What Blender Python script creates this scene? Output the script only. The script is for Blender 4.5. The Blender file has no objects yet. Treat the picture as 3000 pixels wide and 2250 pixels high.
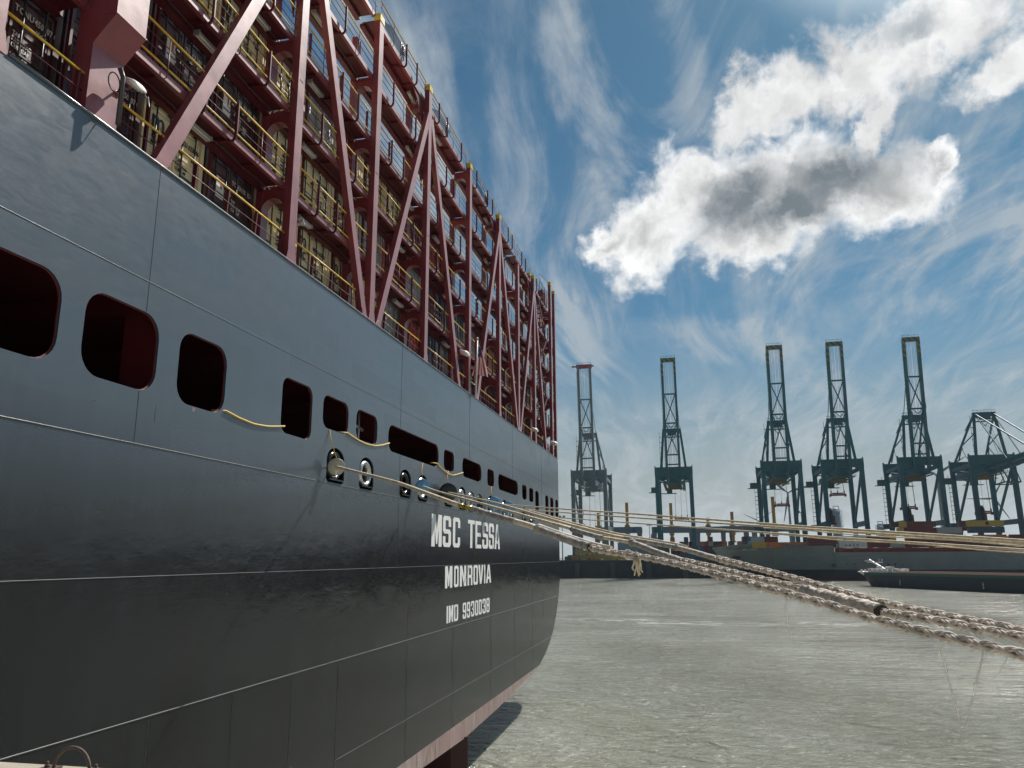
import bpy, bmesh, math, random
from mathutils import Vector, Matrix, noise as mnoise
R = math.radians
random.seed(7)
S = bpy.context.scene
C = S.collection

# ------------------------------------------------------------ camera
cam_d = bpy.data.cameras.new("camera")
cam = bpy.data.objects.new("camera", cam_d)
C.objects.link(cam)
S.camera = cam
CAM = Vector((0.0, -5.6, 10.7))
YAW, PITCH, ROLL = R(12.54), math.atan(509 / 2280.0), R(0.28)
f_ = Vector((-math.sin(YAW) * math.cos(PITCH), math.cos(YAW) * math.cos(PITCH), math.sin(PITCH)))
r_ = Vector((math.cos(YAW), math.sin(YAW), 0))
u_ = r_.cross(f_)
r2 = r_ * math.cos(ROLL) - u_ * math.sin(ROLL)
u2 = r_ * math.sin(ROLL) + u_ * math.cos(ROLL)
cam.matrix_world = Matrix(((r2.x, u2.x, -f_.x, CAM.x), (r2.y, u2.y, -f_.y, CAM.y), (r2.z, u2.z, -f_.z, CAM.z), (0, 0, 0, 1)))
cam_d.sensor_width = 36
cam_d.lens = 36 * 2280 / 3000.0
cam_d.clip_start = 0.1
cam_d.clip_end = 30000

# ------------------------------------------------------------ node helpers
def nd(nt, kind, **kw):
    n = nt.nodes.new(kind)
    for k, v in kw.items():
        setattr(n, k, v)
    return n

def setv(sock, v):
    if hasattr(v, 'is_linked') or isinstance(v, bpy.types.NodeSocket):
        sock.id_data.links.new(v, sock)
    else:
        sock.default_value = v

def mth(nt, op, a, b=0.0, c=None, clamp=False):
    n = nt.nodes.new('ShaderNodeMath'); n.operation = op; n.use_clamp = clamp
    setv(n.inputs[0], a); setv(n.inputs[1], b)
    if c is not None: setv(n.inputs[2], c)
    return n.outputs[0]

def vmath(nt, op, a, b=None, out=0):
    n = nt.nodes.new('ShaderNodeVectorMath'); n.operation = op
    setv(n.inputs[0], a)
    if b is not None: setv(n.inputs[1], b)
    return n.outputs[out]

def mapping(nt, v, loc=(0, 0, 0), rot=(0, 0, 0), sc=(1, 1, 1), kind='POINT'):
    n = nt.nodes.new('ShaderNodeMapping'); n.vector_type = kind
    setv(n.inputs['Vector'], v)
    n.inputs['Location'].default_value = loc
    n.inputs['Rotation'].default_value = rot
    n.inputs['Scale'].default_value = sc
    return n.outputs[0]

def noise(nt, v, scale=5.0, detail=4.0, rough=0.5, dist=0.0, out='Fac'):
    n = nt.nodes.new('ShaderNodeTexNoise')
    setv(n.inputs['Vector'], v)
    n.inputs['Scale'].default_value = scale
    n.inputs['Detail'].default_value = detail
    n.inputs['Roughness'].default_value = rough
    n.inputs['Distortion'].default_value = dist
    return n.outputs[out]

def mrange(nt, v, a, b, c=0.0, d=1.0, smooth=False):
    n = nt.nodes.new('ShaderNodeMapRange')
    n.interpolation_type = 'SMOOTHSTEP' if smooth else 'LINEAR'
    setv(n.inputs[0], v); n.inputs[1].default_value = a; n.inputs[2].default_value = b
    n.inputs[3].default_value = c; n.inputs[4].default_value = d
    return n.outputs[0]

def mixc(nt, f, a, b, mode='MIX'):
    n = nt.nodes.new('ShaderNodeMix'); n.data_type = 'RGBA'; n.blend_type = mode
    setv(n.inputs[0], f)
    for s, v in ((n.inputs[6], a), (n.inputs[7], b)):
        if isinstance(v, (tuple, list)): v = (*v[:3], 1)
        setv(s, v)
    return n.outputs[2]

# ------------------------------------------------------------ sky
SUN_AZ, SUN_EL = 24.4, 49.0          # azimuth from +Y towards +X
W = bpy.data.worlds.new("World"); S.world = W; W.use_nodes = True
nt = W.node_tree; nt.nodes.clear()
out = nd(nt, 'ShaderNodeOutputWorld'); bg = nd(nt, 'ShaderNodeBackground')
nt.links.new(bg.outputs[0], out.inputs[0]); bg.inputs[1].default_value = 0.086
sky = nd(nt, 'ShaderNodeTexSky', sky_type='NISHITA', sun_disc=False)
sky.sun_elevation = R(SUN_EL); sky.sun_rotation = R(SUN_AZ); sky.air_density = 1.0; sky.dust_density = 0.6; sky.ozone_density = 2.0; sky.altitude = 300
tc = nd(nt, 'ShaderNodeTexCoord')
D = vmath(nt, 'NORMALIZE', tc.outputs['Generated'])
sx = nd(nt, 'ShaderNodeSeparateXYZ'); nt.links.new(D, sx.inputs[0])
az = mth(nt, 'MULTIPLY', mth(nt, 'ARCTAN2', sx.outputs[0], sx.outputs[1]), 57.2958)
el = mth(nt, 'MULTIPLY', mth(nt, 'ARCSINE', sx.outputs[2]), 57.2958)
cb = nd(nt, 'ShaderNodeCombineXYZ'); nt.links.new(az, cb.inputs[0]); nt.links.new(el, cb.inputs[1])
P0 = cb.outputs[0]
# turbulence of the cloud outline
w1 = noise(nt, P0, 0.16, 3, 0.55, out='Color')
w1 = vmath(nt, 'SCALE', vmath(nt, 'SUBTRACT', w1, (0.5, 0.5, 0.5)));
w1.node.inputs['Scale'].default_value = 5.5
w2 = noise(nt, P0, 0.8, 5, 0.6, out='Color')
w2 = vmath(nt, 'SCALE', vmath(nt, 'SUBTRACT', w2, (0.5, 0.5, 0.5)));
w2.node.inputs['Scale'].default_value = 2.2
PW = vmath(nt, 'ADD', vmath(nt, 'ADD', P0, w1), w2)
PS = vmath(nt, 'ADD', P0, w2)

def blobs(P, lst):
    acc = None
    for (ca, ce, ra, re, rot) in lst:
        m = mapping(nt, P, (ca, ce, 0), (0, 0, R(rot)), (ra, re, 1), 'TEXTURE')
        sv = nd(nt, 'ShaderNodeSeparateXYZ'); nt.links.new(m, sv.inputs[0])
        c2 = nd(nt, 'ShaderNodeCombineXYZ'); nt.links.new(sv.outputs[0], c2.inputs[0]); nt.links.new(sv.outputs[1], c2.inputs[1])
        v = mth(nt, 'SUBTRACT', 1.0, vmath(nt, 'LENGTH', c2.outputs[0], out=1))
        acc = v if acc is None else mth(nt, 'SMOOTH_MAX', acc, v, 0.25)
    return acc

LOWC = [(-5.0, 22.9, 2.4, 1.3, 15), (-1.8, 22.9, 4.2, 2.7, 20), (2.4, 25.2, 5.0, 3.7, 10), (8.2, 25.0, 7.5, 4.0, 0), (14.2, 24.4, 5.4, 2.9, -4), (5.6, 22.4, 5.6, 2.2, 4), (18.4, 25.2, 2.0, .9, 20)]
TOPC = [(5.5, 30.6, 3.4, 1.8, 18), (9.5, 31.2, 5.0, 2.5, 14), (14.5, 31.6, 6.0, 3.3, 8), (20.0, 32.8, 6.4, 3.6, 10), (26.5, 34.2, 7.0, 4.6, 10), (15.0, 28.4, 3.2, 1.0, 42), (23.5, 29.3, 3.6, 1.5, 20)]
DARK = [(9.0, 23.9, 4.6, 1.3, 10), (12.2, 25.2, 4.0, 1.5, -2), (5.0, 25.0, 3.0, 1.5, 35)]
DARKT = [(18.0, 33.2, 2.6, 1.0, 8), (24.5, 33.5, 3.5, 1.4, 10)]
fine = noise(nt, P0, 0.42, 8, 0.56, 0.7)
fine2 = noise(nt, P0, 1.6, 8, 0.62, 0.2)
fz = mth(nt, 'ADD', mth(nt, 'MULTIPLY', mth(nt, 'SUBTRACT', fine, 0.5), 0.95), mth(nt, 'MULTIPLY', mth(nt, 'SUBTRACT', fine2, 0.5), 0.24))
dl = mth(nt, 'ADD', blobs(PW, LOWC), fz)
dt_ = mth(nt, 'ADD', blobs(PW, TOPC), mth(nt, 'MULTIPLY', fz, 1.25))
a_low = mrange(nt, dl, -0.20, 0.42, smooth=True)
a_top = mrange(nt, dt_, -0.12, 0.62, smooth=True)
soft = noise(nt, PW, 0.22, 5, 0.5)
dk = mrange(nt, mth(nt, 'ADD', blobs(PS, DARK), mth(nt, 'MULTIPLY', mth(nt, 'SUBTRACT', soft, 0.5), 1.0)), -0.85, 0.75, smooth=True)
dk = mth(nt, 'MULTIPLY', dk, mrange(nt, noise(nt, PW, 0.55, 4, 0.5), 0.3, 0.7, 1.12, 0.8), clamp=True)
dkt = mrange(nt, mth(nt, 'ADD', blobs(PS, DARKT), mth(nt, 'MULTIPLY', mth(nt, 'SUBTRACT', soft, 0.5), 1.3)), -0.3, 1.1, smooth=True)
# thin rims are brightest, thick middles grey
rim = mrange(nt, dl, 0.30, 1.15, 9.6, 5.6, True)
lum = mth(nt, 'MULTIPLY', rim, mrange(nt, noise(nt, PW, 0.45, 4, 0.5), 0.3, 0.7, 0.80, 1.14))
c_l = nd(nt, 'ShaderNodeCombineXYZ')
for i in range(3): nt.links.new(lum, c_l.inputs[i])
cumc = mixc(nt, mth(nt, 'MULTIPLY', dk, 0.93), c_l.outputs[0], (1.15, 1.50, 1.78))
lumt = mrange(nt, noise(nt, PW, 0.4, 5, 0.5), 0.3, 0.7, 6.2, 9.2)
c_t = nd(nt, 'ShaderNodeCombineXYZ')
for i in range(3): nt.links.new(lumt, c_t.inputs[i])
topc = mixc(nt, mth(nt, 'MULTIPLY', dkt, 0.75), c_t.outputs[0], (2.0, 2.6, 3.1))
# cirrus sheets on a flat layer overhead
zz = mth(nt, 'ADD', mth(nt, 'MAXIMUM', sx.outputs[2], 0.0), 0.10)
cq = nd(nt, 'ShaderNodeCombineXYZ')
nt.links.new(mth(nt, 'DIVIDE', sx.outputs[0], zz), cq.inputs[0]); nt.links.new(mth(nt, 'DIVIDE', sx.outputs[1], zz), cq.inputs[1])
Q = cq.outputs[0]
qw = vmath(nt, 'SCALE', vmath(nt, 'SUBTRACT', noise(nt, Q, 0.7, 1, 0.4, out='Color'), (0.5, 0.5, 0.5))); qw.node.inputs['Scale'].default_value = 0.5
Q = vmath(nt, 'ADD', Q, qw)
qa = mapping(nt, Q, (0.3, 0, 0), (0, 0, R(7)), (1.7, 0.42, 1))
c1 = noise(nt, qa, 1.6, 9, 0.64, 1.6)
qb = mapping(nt, Q, (3.1, 1.7, 0), (0, 0, R(38)), (2.6, 0.8, 1))
c2 = noise(nt, qb, 1.3, 9, 0.66, 1.2)
qc = mapping(nt, Q, (7.1, 2.7, 0), (0, 0, R(74)), (7.0, 1.0, 1))
c3 = noise(nt, qc, 1.3, 8, 0.62, 0.4)
big = noise(nt, mapping(nt, Q, (1.5, 4.0, 0)), 0.55, 2, 0.5)
big2 = noise(nt, mapping(nt, Q, (9.5, 2.0, 0)), 0.7, 2, 0.5)
plume = mrange(nt, blobs(PW, [(-8.0, 35.5, 2.6, 6.0, 12), (-5.2, 29.5, 2.4, 6.5, 16), (-12.5, 27.0, 3.2, 8.0, 10), (1.6, 35.0, 2.6, 6.5, 0), (-8.0, 16.0, 6.0, 4.5, 0), (3.5, 15.5, 9.0, 2.4, -4), (-20.0, 33.0, 4.0, 8.0, 10)]), -0.25, 0.75, 0.0, 1.0, True)
gate = mth(nt, 'MAXIMUM', mrange(nt, big2, 0.34, 0.58, 0.30, 1.0), plume)
c1m = mrange(nt, mth(nt, 'ADD', c1, mth(nt, 'MULTIPLY', plume, 0.13)), 0.44, 0.72, 0, 1.0, True)
cir = mth(nt, 'ADD', mth(nt, 'MULTIPLY', c1m, gate), mth(nt, 'MULTIPLY', mrange(nt, c2, 0.42, 0.76, 0, 0.95, True), mrange(nt, big, 0.42, 0.62, 0.0, 1.0)))
cir = mth(nt, 'ADD', cir, mth(nt, 'MULTIPLY', mrange(nt, c3, 0.42, 0.75, 0, 0.75, True), mth(nt, 'MULTIPLY', mrange(nt, el, 33, 14, 0, 1.0), mrange(nt, big, 0.36, 0.58, 0.25, 1.0))), clamp=True)
skyc = mixc(nt, 1.0, sky.outputs[0], (0.28, 0.49, 0.525), 'MULTIPLY')
hs = nd(nt, 'ShaderNodeHueSaturation'); hs.inputs['Saturation'].default_value = 1.08; hs.inputs['Value'].default_value = 1.0
nt.links.new(skyc, hs.inputs['Color'])
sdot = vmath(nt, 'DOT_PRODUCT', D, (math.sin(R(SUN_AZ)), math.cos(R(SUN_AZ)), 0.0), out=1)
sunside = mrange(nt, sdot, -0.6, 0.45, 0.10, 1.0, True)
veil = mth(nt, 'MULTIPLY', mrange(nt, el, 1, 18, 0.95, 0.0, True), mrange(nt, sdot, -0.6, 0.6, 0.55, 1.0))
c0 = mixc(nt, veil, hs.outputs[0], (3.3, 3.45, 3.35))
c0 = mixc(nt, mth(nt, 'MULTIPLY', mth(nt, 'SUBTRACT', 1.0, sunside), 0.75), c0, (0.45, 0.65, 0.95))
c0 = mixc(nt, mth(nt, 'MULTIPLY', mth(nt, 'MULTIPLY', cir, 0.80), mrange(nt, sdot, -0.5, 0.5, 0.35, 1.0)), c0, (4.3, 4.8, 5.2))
c0 = mixc(nt, a_top, c0, topc)
c0 = mixc(nt, a_low, c0, cumc)
# added glow round the out-of-view sun, to brighten water and hull
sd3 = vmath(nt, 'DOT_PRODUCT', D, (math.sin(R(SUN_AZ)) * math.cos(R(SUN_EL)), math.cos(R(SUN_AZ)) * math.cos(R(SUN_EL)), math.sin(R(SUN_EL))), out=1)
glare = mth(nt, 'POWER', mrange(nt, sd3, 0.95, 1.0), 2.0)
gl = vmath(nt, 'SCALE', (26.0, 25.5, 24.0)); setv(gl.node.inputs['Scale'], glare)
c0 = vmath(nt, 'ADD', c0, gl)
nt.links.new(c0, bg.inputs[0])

sun_d = bpy.data.lights.new("sun", 'SUN'); sun_d.energy = 5.0; sun_d.angle = R(0.5); sun_d.color = (1.0, 0.95, 0.87)
sun = bpy.data.objects.new("sun", sun_d); C.objects.link(sun)
sdir = Vector((math.sin(R(SUN_AZ)) * math.cos(R(SUN_EL)), math.cos(R(SUN_AZ)) * math.cos(R(SUN_EL)), math.sin(R(SUN_EL))))
sun.rotation_euler = sdir.to_track_quat('Z', 'Y').to_euler()
sun.location = (30, 40, 80)

S.view_settings.view_transform = 'Standard'; S.view_settings.look = 'None'
S.view_settings.exposure = 0.22; S.view_settings.gamma = 1.0; S.view_settings.use_curve_mapping = False
S.render.engine = 'CYCLES'

# ------------------------------------------------------------ materials
M = {}
def mat(name, col, rough=0.5, metal=0.0, var=0.12, vscale=1.5, streak=0.0, dirt=None, bump=0.0, bscale=20, spec=0.5, coat=0.0, obj_coord=True):
    m = bpy.data.materials.new(name); m.use_nodes = True; t = m.node_tree
    b = t.nodes['Principled BSDF']
    b.inputs['Roughness'].default_value = rough; b.inputs['Metallic'].default_value = metal
    b.inputs['Specular IOR Level'].default_value = spec
    if coat: b.inputs['Coat Weight'].default_value = coat; b.inputs['Coat Roughness'].default_value = 0.34
    tc = t.nodes.new('ShaderNodeTexCoord'); P = tc.outputs['Object'] if obj_coord else tc.outputs['Generated']
    n1 = noise(t, P, vscale, 6, 0.6)
    c = mixc(t, mrange(t, n1, 0.3, 0.7), tuple(x * (1 - var) for x in col), tuple(min(1, x * (1 + var)) for x in col))
    if streak:
        n2 = noise(t, mapping(t, P, sc=(3, 3, 0.12)), 3.0, 5, 0.6)
        d = dirt or tuple(x * 0.5 for x in col)
        c = mixc(t, mrange(t, n2, 0.52, 0.75, 0, streak), c, d)
    t.links.new(c, b.inputs['Base Color'])
    setv(b.inputs['Roughness'], mrange(t, n1, 0.2, 0.8, max(0, rough - 0.08), min(1, rough + 0.08)))
    if bump:
        bp = t.nodes.new('ShaderNodeBump'); bp.inputs['Strength'].default_value = 1.0; bp.inputs['Distance'].default_value = bump
        setv(bp.inputs['Height'], noise(t, P, bscale, 4, 0.5)); t.links.new(bp.outputs[0], b.inputs['Normal'])
    M[name] = m
    return m

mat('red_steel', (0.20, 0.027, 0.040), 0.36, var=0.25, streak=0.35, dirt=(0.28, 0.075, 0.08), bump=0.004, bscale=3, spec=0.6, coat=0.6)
M['red_steel'].node_tree.nodes['Principled BSDF'].inputs['Sheen Weight'].default_value = 0.12
M['red_steel'].node_tree.nodes['Principled BSDF'].inputs['Sheen Roughness'].default_value = 0.5
mat('red_steel_dark', (0.10, 0.014, 0.022), 0.4, var=0.1, vscale=1)  # darker red for rails and posts; on walkways it paints in shade
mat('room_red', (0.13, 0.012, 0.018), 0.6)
mat('yellow', (0.62, 0.40, 0.03), 0.4, var=0.15, vscale=6)
mat('cap_yellow', (0.60, 0.46, 0.05), 0.45)
mat('white_paint', (0.72, 0.73, 0.72), 0.45, var=0.1, vscale=4)
mat('lamp_grey', (0.62, 0.60, 0.56), 0.35)
mat('dark_steel', (0.05, 0.05, 0.055), 0.4)
mat('chrome', (0.62, 0.62, 0.62), 0.28, metal=0.85)
mat('black_gloss', (0.012, 0.013, 0.014), 0.16)
mat('galv', (0.42, 0.43, 0.43), 0.4, metal=0.6)
mat('letter_white', (0.80, 0.81, 0.81), 0.5, var=0.05, vscale=3, streak=0.12, dirt=(0.6, 0.61, 0.62))
mat('weld_line', (0.07, 0.08, 0.085), 0.45)
mat('beige_disc', (0.50, 0.47, 0.37), 0.5)
mat('blue_disc', (0.17, 0.42, 0.70), 0.45, vscale=8, var=0.25)
mat('dark_disc', (0.035, 0.04, 0.045), 0.5)
mat('rope_smooth', (0.82, 0.67, 0.49), 0.75, var=0.3, vscale=7, bump=0.006, bscale=60)
mat('rope_pale', (0.80, 0.70, 0.54), 0.8, var=0.25, vscale=5, bump=0.006, bscale=50)
mat('rope_braid', (0.70, 0.61, 0.53), 0.9, var=0.45, vscale=9, bump=0.006, bscale=150)
mat('sleeve', (0.42, 0.39, 0.36), 0.85, var=0.45, vscale=9, bump=0.02, bscale=22)
mat('sleeve_cloth', (0.52, 0.46, 0.40), 0.9, var=0.35, vscale=10, bump=0.03, bscale=18)
mat('yellow_wrap', (0.55, 0.42, 0.03), 0.6, var=0.5, vscale=25)
mat('twine', (0.06, 0.05, 0.035), 0.9)
mat('yellow_rope', (0.70, 0.48, 0.08), 0.6)
mat('orange_rope', (0.60, 0.25, 0.05), 0.7)
mat('cream', (0.93, 0.80, 0.50), 0.42, streak=0.2, dirt=(0.50, 0.38, 0.20))
mat('brown', (0.085, 0.036, 0.038), 0.45, streak=0.2)
mat('grey_box', (0.36, 0.38, 0.38), 0.5, streak=0.2)
mat('navy_box', (0.03, 0.075, 0.13), 0.45, streak=0.2)
mat('red_box', (0.42, 0.06, 0.05), 0.45, streak=0.2)
mat('orange_box', (0.55, 0.17, 0.04), 0.5, streak=0.2)
mat('maroon_box', (0.16, 0.03, 0.035), 0.55, streak=0.2)
mat('yellow_box', (0.50, 0.34, 0.07), 0.5, streak=0.2)
mat('white_box', (0.66, 0.68, 0.68), 0.5, streak=0.2)
mat('green_box', (0.05, 0.22, 0.12), 0.5)
mat('blue_box', (0.06, 0.16, 0.30), 0.5)
mat('mark_white', (0.75, 0.75, 0.74), 0.6)
mat('mark_dark', (0.03, 0.05, 0.10), 0.6)
mat('mark_green', (0.02, 0.30, 0.17), 0.5)
mat('crane_teal', (0.028, 0.150, 0.185), 0.6, var=0.2, vscale=0.2, spec=0.3)
mat('crane_grey', (0.13, 0.19, 0.22), 0.45, var=0.15, vscale=0.2)
mat('crane_red', (0.30, 0.04, 0.04), 0.5)
mat('spreader_red', (0.24, 0.035, 0.03), 0.5)
mat('trolley_olive', (0.16, 0.15, 0.075), 0.6)
mat('crane_yellow', (0.46, 0.35, 0.10), 0.5)
mat('mast_yellow', (0.55, 0.30, 0.05), 0.5)
mat('cable', (0.06, 0.07, 0.08), 0.5)
mat('gantry_grey', (0.15, 0.22, 0.27), 0.5, vscale=0.3)
mat('gantry_blue', (0.05, 0.17, 0.33), 0.5)
mat('ship_olive', (0.235, 0.275, 0.27), 0.5, var=0.12, vscale=0.15, streak=0.35, dirt=(0.14, 0.10, 0.07))
mat('ship_blue', (0.018, 0.035, 0.065), 0.4)
mat('ship_red', (0.07, 0.022, 0.024), 0.5, vscale=0.3)
mat('hatch_red', (0.33, 0.035, 0.03), 0.5, vscale=0.4)
mat('barge_navy', (0.012, 0.024, 0.042), 0.55, vscale=0.3)
mat('barge_green', (0.010, 0.085, 0.050), 0.4)
mat('barge_deck', (0.42, 0.27, 0.22), 0.6)
mat('turbine_white', (0.07, 0.11, 0.14), 0.7)
mat('tower_blue', (0.20, 0.28, 0.34), 0.5, var=0.3, vscale=0.15)
mat('flag_red', (0.60, 0.03, 0.05), 0.8)
mat('flag_white', (0.78, 0.78, 0.78), 0.8)
mat('flag_blue', (0.02, 0.05, 0.16), 0.8)
mat('rusty_iron', (0.11, 0.075, 0.06), 0.75, var=0.4, vscale=30, bump=0.002, bscale=60)
mat('glass_dark', (0.03, 0.04, 0.05), 0.1)

def stripes(name, a, b, scale):
    m = bpy.data.materials.new(name); m.use_nodes = True; t = m.node_tree; bs = t.nodes['Principled BSDF']
    tc = t.nodes.new('ShaderNodeTexCoord'); w = t.nodes.new('ShaderNodeTexWave'); w.bands_direction = 'DIAGONAL'
    w.inputs['Scale'].default_value = scale; t.links.new(tc.outputs['Object'], w.inputs['Vector'])
    t.links.new(mixc(t, mrange(t, w.outputs['Fac'], 0.48, 0.52), a, b), bs.inputs['Base Color']); bs.inputs['Roughness'].default_value = 0.5
    M[name] = m
mat('scrape', (0.26, 0.17, 0.15), 0.7, var=0.3, vscale=20)
stripes('hazard', (0.02, 0.09, 0.095), (0.20, 0.19, 0.06), 0.22)

# black hull paint: dust-streaked, slightly wavy plate; sky reflection painted into upper colour
def hull_mat(name, base, sky_dust, rough):
    m = bpy.data.materials.new(name); m.use_nodes = True; t = m.node_tree; b = t.nodes['Principled BSDF']
    g = t.nodes.new('ShaderNodeNewGeometry'); P = g.outputs['Position']
    s = t.nodes.new('ShaderNodeSeparateXYZ'); t.links.new(P, s.inputs[0])
    st = noise(t, mapping(t, P, sc=(1, 1, 0.05)), 3.2, 7, 0.7)          # fine vertical run marks
    st2 = noise(t, mapping(t, P, sc=(1, 1, 0.22)), 0.55, 5, 0.6)
    sc_ = noise(t, mapping(t, P, sc=(1, 0.35, 1.3)), 5.0, 8, 0.72, 1.2)  # scuffs
    # repainted plate courses: rectangles with slightly different gloss and tone
    br = t.nodes.new('ShaderNodeTexBrick'); br.offset = 0.37; br.inputs['Scale'].default_value = 1.0
    br.inputs['Brick Width'].default_value = 3.1; br.inputs['Row Height'].default_value = 0.62; br.inputs['Mortar Size'].default_value = 0.0
    br.inputs['Bias'].default_value = 0.0; br.inputs['Color1'].default_value = (0, 0, 0, 1); br.inputs['Color2'].default_value = (1, 1, 1, 1)
    cy = t.nodes.new('ShaderNodeCombineXYZ'); t.links.new(s.outputs[1], cy.inputs[0]); t.links.new(s.outputs[2], cy.inputs[1])
    t.links.new(cy.outputs[0], br.inputs['Vector'])
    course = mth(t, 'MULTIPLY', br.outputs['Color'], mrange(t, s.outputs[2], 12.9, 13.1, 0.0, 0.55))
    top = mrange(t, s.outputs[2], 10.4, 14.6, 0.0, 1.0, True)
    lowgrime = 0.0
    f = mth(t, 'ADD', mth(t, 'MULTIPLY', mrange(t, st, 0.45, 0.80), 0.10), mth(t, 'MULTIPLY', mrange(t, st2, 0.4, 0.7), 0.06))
    f = mth(t, 'ADD', f, mth(t, 'MULTIPLY', top, 0.78))  # upper plating lightened to blue-grey in place of reflected sky
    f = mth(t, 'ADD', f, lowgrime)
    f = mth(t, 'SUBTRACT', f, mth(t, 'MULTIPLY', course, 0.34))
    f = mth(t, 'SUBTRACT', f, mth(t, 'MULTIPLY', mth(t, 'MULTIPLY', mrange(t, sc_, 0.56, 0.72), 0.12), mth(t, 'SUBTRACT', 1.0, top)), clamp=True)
    c = mixc(t, f, base, sky_dust)
    # thin vertical butt welds every 6 m
    vm = mth(t, 'LESS_THAN', mth(t, 'ABSOLUTE', mth(t, 'SUBTRACT', mth(t, 'FRACT', mth(t, 'DIVIDE', mth(t, 'SUBTRACT', s.outputs[1], 8.17), 5.1)), 0.5)), 0.0)
    t.links.new(c, b.inputs['Base Color'])
    ro = mth(t, 'ADD', mrange(t, sc_, 0.3, 0.75, rough - 0.05, rough + 0.10), mth(t, 'MULTIPLY', top, 0.20))
    b.inputs['Specular IOR Level'].default_value = 0.55; setv(b.inputs['Coat Weight'], mth(t, 'MULTIPLY', top, 1.0)); b.inputs['Coat Roughness'].default_value = 0.20
    setv(b.inputs['Roughness'], mth(t, 'ADD', ro, mth(t, 'MULTIPLY', course, 0.12)))
    bp = t.nodes.new('ShaderNodeBump'); bp.inputs['Distance'].default_value = 0.02; bp.inputs['Strength'].default_value = 1.0
    h = mth(t, 'ADD', mth(t, 'MULTIPLY', noise(t, mapping(t, P, sc=(1, 0.55, 1.0)), 0.9, 2, 0.5), 0.9), mth(t, 'MULTIPLY', mth(t, 'MULTIPLY', noise(t, P, 9.0, 4, 0.6), 0.06), mth(t, 'SUBTRACT', 1.0, mth(t, 'MULTIPLY', top, 0.85))))
    h = mth(t, 'ADD', h, mth(t, 'MULTIPLY', noise(t, mapping(t, P, sc=(1, 1, 2.4)), 3.4, 4, 0.6), mth(t, 'SUBTRACT', 0.16, mth(t, 'MULTIPLY', top, 0.13))))
    setv(bp.inputs['Height'], h); t.links.new(bp.outputs[0], b.inputs['Normal'])
    M[name] = m
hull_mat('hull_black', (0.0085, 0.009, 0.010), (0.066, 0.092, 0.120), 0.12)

def boot_mat():
    m = bpy.data.materials.new('boot_red'); m.use_nodes = True; t = m.node_tree; b = t.nodes['Principled BSDF']
    g = t.nodes.new('ShaderNodeNewGeometry'); P = g.outputs['Position']
    a = noise(t, mapping(t, P, sc=(1, 1, 0.12)), 4.0, 8, 0.7); c = noise(t, mapping(t, P, sc=(1, 0.6, 1)), 0.8, 6, 0.6)
    col = mixc(t, mrange(t, a, 0.35, 0.65), (0.20, 0.10, 0.095), (0.46, 0.40, 0.38))
    col = mixc(t, mrange(t, c, 0.4, 0.65, 0, 0.7), col, (0.30, 0.19, 0.175))
    t.links.new(col, b.inputs['Base Color']); b.inputs['Roughness'].default_value = 0.5
    M['boot_red'] = m
boot_mat()

def concrete(name, col, sc=1.0):
    m = bpy.data.materials.new(name); m.use_nodes = True; t = m.node_tree; b = t.nodes['Principled BSDF']
    g = t.nodes.new('ShaderNodeNewGeometry'); P = g.outputs['Position']
    n1 = noise(t, P, 0.8 * sc, 8, 0.65); n2 = noise(t, P, 45 * sc, 3, 0.6)
    c = mixc(t, mrange(t, n1, 0.3, 0.7), tuple(x * 0.75 for x in col), tuple(x * 1.2 for x in col))
    c = mixc(t, mrange(t, n2, 0.35, 0.65, 0, 0.5), c, tuple(x * 0.6 for x in col))
    t.links.new(c, b.inputs['Base Color']); b.inputs['Roughness'].default_value = 0.85
    bp = t.nodes.new('ShaderNodeBump'); bp.inputs['Distance'].default_value = 0.004; setv(bp.inputs['Height'], n2); t.links.new(bp.outputs[0], b.inputs['Normal'])
    M[name] = m
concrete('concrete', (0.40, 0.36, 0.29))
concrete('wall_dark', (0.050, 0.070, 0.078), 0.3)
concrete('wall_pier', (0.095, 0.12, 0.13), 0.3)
concrete('yard', (0.16, 0.16, 0.15), 0.2)

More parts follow.
